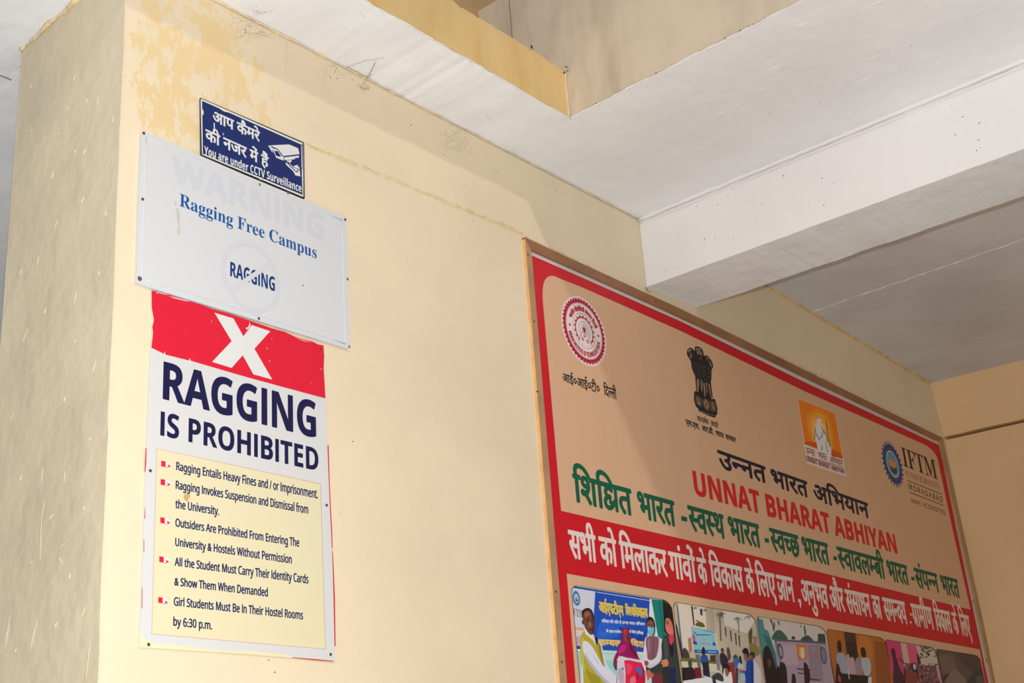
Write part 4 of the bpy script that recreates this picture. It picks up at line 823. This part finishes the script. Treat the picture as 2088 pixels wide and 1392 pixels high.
it += [((104, 96, 80), [(655, 260), (668, 262), (684, 590), (670, 590)]), ((124, 112, 92), [(892, 330), (902, 332), (908, 500), (898, 498)]),
  ((140, 196, 206), [(305, 410), (440, 440), (590, 465), (640, 760), (345, 728)]), ((60, 110, 180), [(335, 470), (380, 510), (450, 508), (545, 510), (560, 520), (450, 524), (370, 522), (330, 480)]), ((90, 130, 190), [(440, 450), (590, 480), (588, 490), (440, 458)]), ((180, 90, 150), [(318, 515), (345, 520), (358, 600), (330, 600)], 's'), ((60, 60, 140), [(328, 600), (372, 600), (380, 640), (332, 632)]), ((40, 80, 150), [(572, 610), (592, 605), (612, 640), (608, 652), (574, 648)]), ((190, 140, 180), [(416, 610), (545, 622), (545, 640), (416, 630)]), ((190, 150, 190), [(430, 560), (480, 565), (480, 574), (430, 570)]),
  ((30, 92, 176), [(345, 700), (640, 708), (650, 760), (348, 738)]), ((120, 180, 220), [(372, 715), (430, 716), (430, 730), (374, 728)]), ((120, 180, 220), [(510, 718), (620, 722), (622, 740), (512, 736)]),
  ((112, 112, 60), [(190, 810), (280, 800), (400, 820), (620, 840), (620, 880), (500, 870), (200, 850)], 's'), ((206, 206, 176), [(180, 845), (620, 880), (700, 940), (640, 990), (200, 920)]), ((70, 62, 56), [(200, 700), (230, 680), (270, 740), (280, 800), (210, 800)], 's'), ((110, 110, 116), [(358, 760), (412, 765), (430, 980), (400, 990)]), ((130, 130, 134), [(600, 750), (650, 760), (670, 960), (630, 960)]), ((80, 56, 44), [(540, 770), (605, 770), (610, 850), (545, 850)]),
  # standing man in navy
  ((26, 26, 34), [(438, 700), (448, 668), (468, 675), (476, 710), (474, 760), (455, 770), (440, 740)], 's'), ((28, 82, 150), [(425, 790), (450, 765), (490, 768), (512, 800), (520, 860), (500, 900), (440, 890)], 's'), ((28, 34, 58), [(440, 860), (520, 850), (540, 1040), (500, 1050), (460, 1030)]), ((200, 204, 210), [(455, 1020), (520, 1040), (540, 1060), (470, 1060)]),
  # man dark shirt
  ((34, 28, 34), [(676, 700), (692, 680), (712, 700), (714, 740), (690, 745)], 's'), ((130, 84, 74), [(682, 706), (704, 706), (708, 740), (690, 748)], 's'), ((44, 40, 50), [(665, 760), (700, 742), (745, 780), (770, 850), (740, 880), (690, 900), (668, 850)], 's'), ((34, 24, 40), [(690, 880), (740, 870), (720, 1010), (700, 1010)]), ((96, 70, 86), [(750, 700), (766, 670), (785, 700), (800, 800), (770, 830)], 's'),
  ((50, 120, 190), [(836, 820), (870, 800), (912, 830), (900, 910), (860, 930), (838, 900)], 's'), ((60, 80, 60), [(830, 790), (860, 762), (885, 790), (870, 810), (842, 812)], 's'), ((214, 206, 214), [(892, 880), (930, 862), (960, 900), (940, 950), (880, 960)], 's'), ((40, 30, 34), [(905, 790), (925, 785), (940, 880), (915, 860)], 's'), ((160, 206, 206), [(915, 990), (960, 980), (985, 1080), (920, 1085)], 's'), ((70, 66, 90), [(860, 930), (895, 930), (890, 1120), (850, 1120)]),
  # big man in blue, with bystander in white
  ((222, 214, 220), [(1070, 870), (1110, 860), (1160, 940), (1180, 1100), (1150, B), (1080, B)], 's'), ((60, 42, 44), [(1035, 760), (1060, 725), (1095, 745), (1100, 800), (1080, 820), (1050, 800)], 's'), ((140, 92, 78), [(1040, 780), (1065, 770), (1085, 820), (1070, 860), (1045, 830)], 's'),
  ((10, 74, 176), [(1000, 860), (1040, 820), (1075, 850), (1085, 960), (1085, B), (990, B), (985, 1080), (940, 1000), (960, 960), (990, 970)], 's'), ((6, 54, 140), [(1055, 850), (1080, 900), (1086, B), (1060, B)]), ((150, 98, 84), [(960, 740), (980, 720), (1010, 740), (1020, 800), (1005, 850), (985, 840), (970, 800)], 's'), ((30, 22, 30), [(945, 720), (970, 682), (1010, 690), (1028, 760), (1022, 820), (1000, 760), (960, 745)], 's'), ((160, 104, 88), [(905, 945), (930, 950), (955, 985), (945, 1000), (915, 985)], 's'),
  # seated people and table
  ((26, 18, 22), [(190, 925), (270, 925), (330, 940), (330, 1080), (200, 1090)]), ((80, 66, 70), [(265, 860), (290, 820), (312, 860), (310, 920), (280, 925)], 's'), ((120, 20, 50), [(345, 925), (415, 925), (440, 1050), (350, 1060)]), ((40, 30, 40), [(230, 940), (330, 930), (350, 1060), (240, 1080)], 's'),
  ((150, 54, 46), [(760, 880), (810, 865), (850, 960), (865, B), (800, B), (790, 1000)], 's'), ((36, 26, 30), [(715, 900), (750, 870), (785, 920), (780, 990), (740, 960)], 's'), ((224, 222, 226), [(705, 1010), (760, 1000), (820, 1070), (830, B), (700, B)], 's'), ((142, 92, 78), [(728, 940), (760, 940), (775, 1000), (750, 1040), (730, 1000)], 's'), ((60, 60, 70), [(560, 1040), (640, 990), (700, 1040), (700, 1100), (600, 1080)], 's'),
  ((226, 226, 230), [(200, 1090), (520, 1045), (720, 1110), (720, B), (200, B)]), ((30, 40, 70), [(570, 1060), (600, 1060), (615, 1120), (580, 1130)], 's'), ((206, 206, 210), [(420, 1160), (600, 1130), (700, 1200), (600, 1300), (420, 1250)], 's')]
photo(((1381, 1228.3), None, (1522, 1251.3), (1541, 1270), (1568, 1450), (1401, 1450), (1374, 1240)), P2, it, 'photograph of villagers standing before a light blue banner outside a building', WALLC)

it = [((204, 196, 190), [(1140, 290), (2000, 420), (2100, 1300), (1250, 1300)]), ((72, 140, 138), [(1130, 300), (1200, 330), (1220, 440), (1270, 470), (1300, 560), (1400, 860), (1420, 1300), (1180, 1300), (1140, 500)]), ((50, 110, 112), [(1200, 500), (1290, 560), (1390, 900), (1350, 900)]),
  ((60, 96, 86), [(1310, 560), (1350, 480), (1400, 455), (1450, 480), (1510, 575), (1350, 575)], 's'), ((56, 84, 78), [(1680, 585), (1710, 540), (1760, 520), (1800, 550), (1828, 590)], 's'), ((44, 46, 46), [(1560, 535), (1600, 535), (1606, 572), (1562, 570)]), ((60, 70, 68), [(1890, 500), (1975, 505), (1990, 600), (1890, 600)]),
  ((58, 62, 56), [(1285, 320), (1310, 325), (1340, 420), (1336, 480), (1320, 400), (1300, 350)]), ((58, 62, 56), [(1340, 335), (1332, 470), (1345, 470), (1352, 380)]), ((58, 62, 56), [(1380, 340), (1405, 345), (1415, 415), (1398, 380)]), ((58, 62, 56), [(1665, 390), (1680, 395), (1678, 435)]), ((58, 62, 56), [(1712, 400), (1728, 404), (1742, 510), (1726, 525)]), ((58, 62, 56), [(1720, 440), (1745, 470), (1730, 480)]),
  ((170, 150, 168), [(1345, 575), (1990, 605), (2060, 900), (2100, 1300), (1420, 1300)]), ((90, 92, 96), [(1340, 568), (1985, 600), (1992, 632), (1345, 590)]), ((120, 116, 122), [(1345, 590), (1370, 592), (1430, 860), (1420, 880)]), ((186, 164, 180), [(1420, 640), (1620, 640), (1650, 900), (1460, 880)]), ((150, 132, 148), [(1760, 640), (1920, 640), (1960, 1100), (1800, 1100)]),
  ((204, 110, 70), [(1618, 632), (1745, 645), (1756, 820), (1640, 830)]), ((216, 150, 90), [(1640, 660), (1730, 668), (1738, 790), (1655, 800)]), ((214, 206, 170), [(1672, 690), (1710, 690), (1720, 800), (1680, 800)], 's'), ((72, 62, 118), [(1385, 640), (1410, 625), (1445, 670), (1458, 760), (1440, 820), (1410, 790), (1388, 720)], 's'), ((160, 150, 168), [(1400, 670), (1415, 655), (1440, 700), (1445, 770), (1425, 785), (1405, 730)], 's'),
  ((88, 92, 108), [(1920, 680), (1950, 665), (1990, 720), (2000, 840), (1975, 885), (1940, 850), (1922, 760)], 's'), ((130, 126, 138), [(1936, 700), (1955, 690), (1982, 740), (1985, 830), (1960, 850), (1940, 790)], 's'), ((196, 186, 196), [(1830, 680), (1842, 684), (1838, 700), (1828, 694)], 's'),
  ((70, 60, 76), [(1625, 930), (1800, 950), (1800, 965), (1630, 948)]), ((70, 60, 76), [(1640, 985), (1760, 1000), (1760, 1014), (1645, 1000)]), ((70, 60, 76), [(1780, 1060), (1920, 1075), (1920, 1090), (1780, 1078)]),
  ((32, 26, 34), [(1205, 760), (1230, 665), (1260, 655), (1300, 720), (1340, 850), (1380, 1000), (1385, 1300), (1210, 1300)], 's'), ((96, 64, 58), [(1265, 820), (1300, 830), (1305, 900), (1280, 930), (1262, 880)], 's'), ((30, 24, 30), [(1375, 930), (1400, 920), (1420, 980), (1420, 1300), (1380, 1300)], 's'), ((38, 28, 34), [(1410, 900), (1440, 860), (1475, 880), (1500, 980), (1510, 1300), (1420, 1300)], 's'), ((42, 32, 38), [(1712, 880), (1735, 862), (1770, 920), (1795, 1040), (1780, 1140), (1740, 1300), (1720, 1040)], 's'), ((40, 30, 36), [(1565, 1030), (1585, 1005), (1610, 1050), (1620, 1300), (1560, 1300)], 's')]
photo(((1549, 1257.2), None, (1667, 1276.4), (1684.5, 1294), (1710, 1450), (1571, 1450), (1544.5, 1265)), P2, it, 'photograph of people seated in front of a grey screen under a pale sky', (204, 196, 190))

P4 = (1670, 1260, 4.995)
it = [((178, 104, 50), [(80, 100), (700, 220), (780, 900), (160, 900)]), ((196, 118, 58), [(400, 190), (520, 210), (540, 420), (410, 400)], 's'), ((150, 84, 40), [(560, 230), (690, 250), (760, 900), (600, 900)]), ((70, 48, 40), [(252, 140), (370, 158), (400, 400), (360, 620), (290, 420)]), ((52, 38, 34), [(275, 250), (370, 230), (400, 380), (310, 420)]),
  ((48, 34, 32), [(185, 260), (200, 225), (222, 240), (232, 320), (222, 370), (196, 340)], 's'), ((158, 164, 180), [(180, 370), (240, 350), (280, 420), (300, 560), (230, 570), (190, 470)], 's'), ((190, 160, 170), [(280, 390), (320, 370), (360, 430), (372, 570), (310, 570)], 's'), ((52, 36, 34), [(300, 330), (330, 320), (345, 380), (315, 400)], 's'), ((150, 140, 146), [(370, 430), (410, 400), (440, 460), (430, 580), (380, 580)], 's'),
  ((48, 34, 32), [(425, 310), (450, 295), (472, 320), (480, 390), (455, 410), (430, 370)], 's'), ((176, 186, 196), [(430, 420), (470, 400), (520, 430), (530, 540), (490, 600), (450, 540)], 's'), ((34, 28, 30), [(215, 560), (530, 590), (545, 700), (500, 900), (200, 900)]), ((44, 28, 34), [(175, 500), (200, 470), (220, 540), (240, 600), (240, 900), (170, 900)], 's'), ((180, 70, 96), [(195, 580), (215, 590), (225, 640), (200, 640)], 's'), ((206, 206, 210), [(500, 600), (535, 590), (545, 900), (500, 900)]), ((200, 196, 200), [(290, 520), (300, 520), (314, 620), (304, 620)])]
photo(((1690, 1282.8), None, (1791, 1299.5), (1806.5, 1313), (1833, 1450), (1711, 1450), (1687, 1290)), P4, it, 'photograph of men in pale shirts against an orange wall', (178, 104, 50))

it = [((206, 66, 116), [(680, 200), (900, 260), (1030, 300), (1060, 480), (860, 470), (900, 900), (740, 900)]), ((196, 180, 168), [(828, 245), (890, 258), (925, 460), (865, 455)]), ((222, 84, 132), [(895, 262), (1000, 290), (1010, 460), (930, 450)]), ((200, 190, 176), [(985, 280), (1200, 320), (1210, 500), (1050, 480)]),
  ((70, 40, 60), [(735, 330), (750, 305), (775, 330), (790, 410), (830, 520), (870, 620), (900, 900), (740, 900), (760, 520)], 's'), ((60, 52, 50), [(995, 370), (1015, 368), (1035, 440), (1030, 480), (1005, 460)]), ((60, 50, 60), [(810, 400), (870, 450), (860, 460), (815, 420)])]
rnd = random.Random(8)
for k in range(38):
    a, b = rnd.uniform(1020, 1190), rnd.uniform(285, 400); s_ = rnd.uniform(8, 20)
    if (a-1020)*.55+285 < b+90: it.append(((96, 98, 74) if k % 2 else (70, 74, 58), [(a, b), (a+s_, b-s_*.4), (a+s_*1.2, b+s_*.6), (a+s_*.3, b+s_)], 's'))
it.append(((112, 80, 84), [(860, 500), (960, 450), (1060, 480), (1190, 480), (1260, 900), (880, 900)]))
for k in range(230):
    a, b = rnd.uniform(870, 1250), rnd.uniform(455, 900); s_ = rnd.uniform(9, 20)
    it.append((rnd.choice([(150, 96, 104), (92, 58, 66), (186, 150, 150), (64, 44, 52), (180, 92, 112), (118, 96, 110), (156, 128, 116)]), [(a, b), (a+s_, b+s_*.2), (a+s_*.8, b+s_*1.2), (a-s_*.1, b+s_)]))
it += [((60, 52, 60), [(955, 480), (975, 455), (1000, 520), (1000, 560), (960, 530)], 's'), ((190, 190, 204), [(958, 470), (980, 470), (990, 510), (965, 520)], 's'), ((128, 66, 54), [(880, 560), (930, 535), (980, 560), (1000, 640), (990, 900), (900, 900)], 's'), ((190, 60, 60), [(1010, 540), (1030, 550), (1030, 600), (1014, 600)], 's')]
photo(((1809, 1304.3), None, (1895, 1319.2), (1909, 1332), (1934, 1450), (1832, 1450), (1807.3, 1311)), P4, it, 'photograph of a crowd beside a pink and white wall', (196, 150, 150))

it = [((98, 84, 82), [(1200, 310), (1640, 380), (1750, 900), (1260, 900)]), ((84, 70, 72), [(1420, 350), (1640, 390), (1650, 560), (1480, 480)], 's'), ((116, 98, 92), [(1230, 380), (1360, 400), (1400, 540), (1300, 640), (1250, 520)], 's'), ((134, 114, 110), [(1350, 540), (1400, 530), (1500, 650), (1480, 900), (1260, 900), (1290, 640)], 's'), ((62, 66, 66), [(1560, 570), (1660, 540), (1690, 900), (1500, 900), (1500, 700)], 's'), ((70, 60, 62), [(1250, 600), (1330, 560), (1280, 640), (1262, 660)], 's'), ((92, 88, 88), [(1600, 600), (1660, 590), (1680, 700), (1620, 720)], 's')]
photo(((1912, 1323.3), None, (1986, 1335.5), (1998.5, 1347), (2019, 1450), (1935, 1450), (1910.5, 1330)), P4, it, 'dim brown photograph, last in the row', (98, 84, 82))

# frame nails and small chips
for x, y, c in ((1089, 655, 40), (1095.5, 798, 40), (1133.5, 1206, 40), (1145.5, 1349, 40), (1076.5, 519, 60)):
    nail(x, y, FD, t, .0034, (c, c-8, c-12))
nail(1337, 613, FD+.0004, t, .003, (50, 36, 26)); nail(1766, 818, FD+.0004, t, .0045, (40, 34, 30)); nail(1840, 863, FD+.0004, t, .004, (40, 34, 30))
for x, y in ((1983, 1226), (2011, 1346)): nail(x, y, BD+1e-4, t, .006, (90, 60, 50))

# ------------------------------------------------------------------ wall specks, flaking lips, scuffs
rnd = random.Random(21)
V, F = [], []
def blob(c, r, nrm=Vector((0, -1, 0)), el=1.0, n=7, h=.3):
    ax = Vector((1, 0, 0)) if abs(nrm.x) < .5 else Vector((0, 1, 0)); ay = nrm.cross(ax)
    b = len(V); a0 = rnd.uniform(0, 6)
    for k in range(n):
        a = a0+2*math.pi*k/n; q = r*rnd.uniform(.7, 1.2); V.append(c+ax*math.cos(a)*q+ay*math.sin(a)*q*el+nrm*.0001)
    V.append(c+nrm*(r*h+.0002))
    for k in range(n): F.append((b+k, b+(k+1) % n, b+n))
specks = [(1038, 757), (1038, 760), (838, 255), (1290, 463), (1302, 528), (720, 900), (1210, 415), (660, 560), (1195, 450), (668, 910), (1049, 300), (905, 315), (642, 260), (965, 450), (560, 1370), (548, 1345)]
for x, y in specks: blob(on_wall(x, y), rnd.uniform(.0012, .0026))
for i in range(46):                                          # soot and cobweb dirt below the soffit
    bx = rnd.choice([500, 520, 700, 930, 950, 1120]); x = bx+rnd.gauss(0, 14); y = 45+.512*(x-520)+abs(rnd.gauss(0, 20))+4
    blob(on_wall(x, y), rnd.uniform(.0007, .002), el=rnd.uniform(.5, 2))
link('grime_speck', V, F, mat('grime', (66, 52, 38), .9, .1), parent=wall_front)['kind'] = 'stuff'
V, F = [], []
for i in range(34):
    x, y = rnd.uniform(1.30, 1.64), rnd.uniform(.3, .97); blob(U(x, y, ZC)+Vector((0, 0, -.003)), rnd.uniform(.0008, .0018), Vector((0, 0, -1)))
for i in range(44):
    y = rnd.uniform(-.1, .98); z = rnd.uniform(.825, .925); blob(Vector((1.6475*S-.002, y*S, 1.6+z*S)), rnd.uniform(.0009, .0022), Vector((-1, 0, 0)))
for i in range(40):
    y = rnd.uniform(.3, .88); blob(U(1.302, y, ZC)+Vector((-.004, 0, .004)), rnd.uniform(.001, .0034), Vector((-1, 0, 0)))
link('grime_speck', V, F, mat('grime_dark', (58, 52, 46), .9, .1), parent=ceiling)['kind'] = 'stuff'
# pale trowel scratches on the left end face, slanting lips of plaster
m_scr = mat('scratch_cream', (240, 230, 200), .7, .3)
for i, (px, py, L_, an) in enumerate(((150, 165, 14, 75), (197, 215, 22, 78), (136, 225, 7, 60), (36, 138, 12, 55), (63, 180, 8, 85), (64, 268, 4, 90), (176, 210, 9, 80), (105, 365, 16, 76), (170, 315, 12, 70), (165, 415, 16, 65), (152, 312, 7, 80), (55, 268, 4, 90), (190, 110, 4, 90), (230, 250, 12, 88), (118, 275, 5, 60), (40, 560, 12, 70), (90, 640, 14, 75), (150, 700, 10, 60), (60, 760, 9, 40), (130, 820, 12, 80), (180, 900, 10, 55), (40, 980, 12, 70), (100, 1060, 14, 60), (60, 1150, 10, 45), (140, 1180, 12, 70), (110, 1280, 14, 60), (30, 1330, 9, 70), (170, 1040, 8, 70), (215, 440, 10, 85), (200, 560, 8, 75), (10, 1330, 80, 82), (60, 1330, 70, 76), (175, 1392, 90, 84), (82, 1140, 90, 88), (84, 1060, 40, 80), (130, 985, 26, 84), (84, 985, 36, 84), (150, 620, 30, 76), (45, 700, 34, 70), (190, 760, 26, 80), (110, 470, 28, 72), (20, 860, 24, 66), (75, 540, 20, 78), (165, 1260, 24, 70), (120, 1120, 18, 50), (128, 1150, 16, 120))):
    def onside(x, y):
        q = fwd+(x-CX)/FPX*rt+(CY-y)/FPX*upv; tt = (xl*S-.008)/q.x; return EYE+q*tt
    a = math.radians(an); p0 = onside(px, py); p1 = onside(px+math.cos(a)*L_, py-math.sin(a)*L_)
    pts = [p0.lerp(p1, j/6)+Vector((0, .002*noise.noise(Vector((i, j, 0))), 0)) for j in range(7)]
    V, F = tube(pts, [(.0012 if L_ < 17 else .0007)*math.sin(math.pi*(.1+.8*j/6)) for j in range(7)], 5); link('plaster_scratch', V, F, m_scr, parent=wall_left, smooth=True)
# dark hole at the foot of the beam and at the void corner
V, F = [], []
for (x, y) in ((1318, 588), (1320, 592), (1324, 594)): blob(on_wall(x, y, .004), .004)
for k in range(7): blob(U(1.3005, .882, 1.016)+Vector((-.006, rnd.uniform(-.03, .015), rnd.uniform(-.03, .012))), rnd.uniform(.002, .005), Vector((-.7, -.7, 0)).normalized())
blob(U(1.22, .882, 1.018)+Vector((0, -.008, .002)), .006)
link('grime_speck', V, F, mat('hole_dark', (30, 28, 22), .9, .1), parent=wall_front)['kind'] = 'stuff'
# flaked paint lips along the right side of the red poster and paint ridges on the wall
for i, (px, py, L_, an) in enumerate(((733, 470, 9, 70), (716, 620, 14, 95), (722, 640, 10, 80), (730, 560, 8, 60), (675, 870, 10, 80), (846, 205, 26, 62), (690, 1050, 9, 30), (960, 330, 8, 20), (270, 160, 9, 60), (280, 195, 8, 80), (300, 1000, 6, 80), (862, 300, 9, 10), (1010, 350, 8, 12))):
    a = math.radians(an); p0, p1 = on_wall(px, py), on_wall(px+math.cos(a)*L_, py-math.sin(a)*L_)
    V, F = tube([p0.lerp(p1, j/6) for j in range(7)], [.0015*math.sin(math.pi*(.1+.8*j/6)) for j in range(7)], 5); link('paint_ridge', V, F, m_bead, parent=wall_front, smooth=True)
# ceiling joint seen past the pillar
V, F = tube([U(.60+.05*k/4, 1.3125, ZC)+Vector((0, 0, -.0005)) for k in range(5)], .0022, 5); link('ceiling_joint', V, F, mat('joint_grey', (120, 124, 128), .9, .1), parent=ceiling)
# groove seam pitting on the peach side
V, F = tube([U(1.302, .972, z)+Vector((-.001, 0, 0)) for z in (1.03, 1.08, 1.14, 1.19)], .0012, 5); link('plaster_crack', V, F, mat('crack_brown', (120, 98, 78), .9, .1), parent=bpy.data.objects['trim_4'])

# ------------------------------------------------------------------ cobwebs
def cobweb(name, label, strands, r=.0002, col=(136, 126, 108)):
    V, F = [], []
    for a, b, sag in strands:
        a, b = Vector(a), Vector(b); L_ = (b-a).length
        pts = [a.lerp(b, j/10)+Vector((.004*noise.noise(a*50+Vector((j, 0, 0))), .002*noise.noise(b*50+Vector((j, 0, 3))), -sag*4*(j/10)*(1-j/10)+.004*noise.noise(a*50+Vector((0, j, 0))))) for j in range(11)]
        v, f = tube(pts, r, 4); n = len(V); V += v; F += [tuple(i+n for i in q) for q in f]
    o = link(name, V, F, mat('cobweb_%d' % col[0], col, .9, .1)); o['label'] = label; o['category'] = 'cobweb'; o['group'] = 'cobwebs under the soffit'; return o
def sof(px, py):
    q = fwd+(px-CX)/FPX*rt+(CY-py)/FPX*upv; tt = (ZC*S-.004)/q.z; return EYE+q*tt
cobweb('cobweb', 'grey cobweb with one thick dark strand, across the white soffit edge', [(sof(705, 138), sof(745, 124), -.0), (sof(745, 124), sof(782, 118), 0), (sof(748, 160), sof(768, 124), 0), (sof(708, 136), sof(750, 158), 0), (on_wall(735, 180, .004), sof(765, 130), 0), (on_wall(742, 168, .003), on_wall(752, 176, .003), .004), (sof(750, 160), sof(760, 150), 0)] +
       [(on_wall(730+k*5, 170+k*3, .003), on_wall(742+k*3, 185-k*2, .004), .002) for k in range(5)], .0006)
r2 = random.Random(5)
cobweb('cobweb', 'tangled sooty cobweb at the very top of the wall, above the blue sign', [(on_wall(470+r2.uniform(0, 90), 22+r2.uniform(0, 50), .003), on_wall(480+r2.uniform(0, 90), 20+r2.uniform(0, 60), .005), r2.uniform(0, .008)) for k in range(26)]+[(sof(500+r2.uniform(0, 50), 8+r2.uniform(0, 25)), sof(500+r2.uniform(0, 60), 5+r2.uniform(0, 25)), 0) for k in range(10)]+[(on_wall(585, 75, .003), on_wall(583, 150, .003), 0)])
cobweb('cobweb', 'faint tangled cobweb just below the soffit, above the bare wall', [(on_wall(895+r2.uniform(0, 60), 262+r2.uniform(0, 50), .003), on_wall(900+r2.uniform(0, 60), 260+r2.uniform(0, 50), .005), r2.uniform(0, .006)) for k in range(16)], .0002)
cobweb('cobweb', 'thin curved cobweb threads up and right of the blue sign', [(on_wall(640+r2.uniform(0, 60), 120+r2.uniform(0, 40), .003), on_wall(640+r2.uniform(0, 60), 120+r2.uniform(0, 60), .005), r2.uniform(0, .01)) for k in range(7)], .0002)
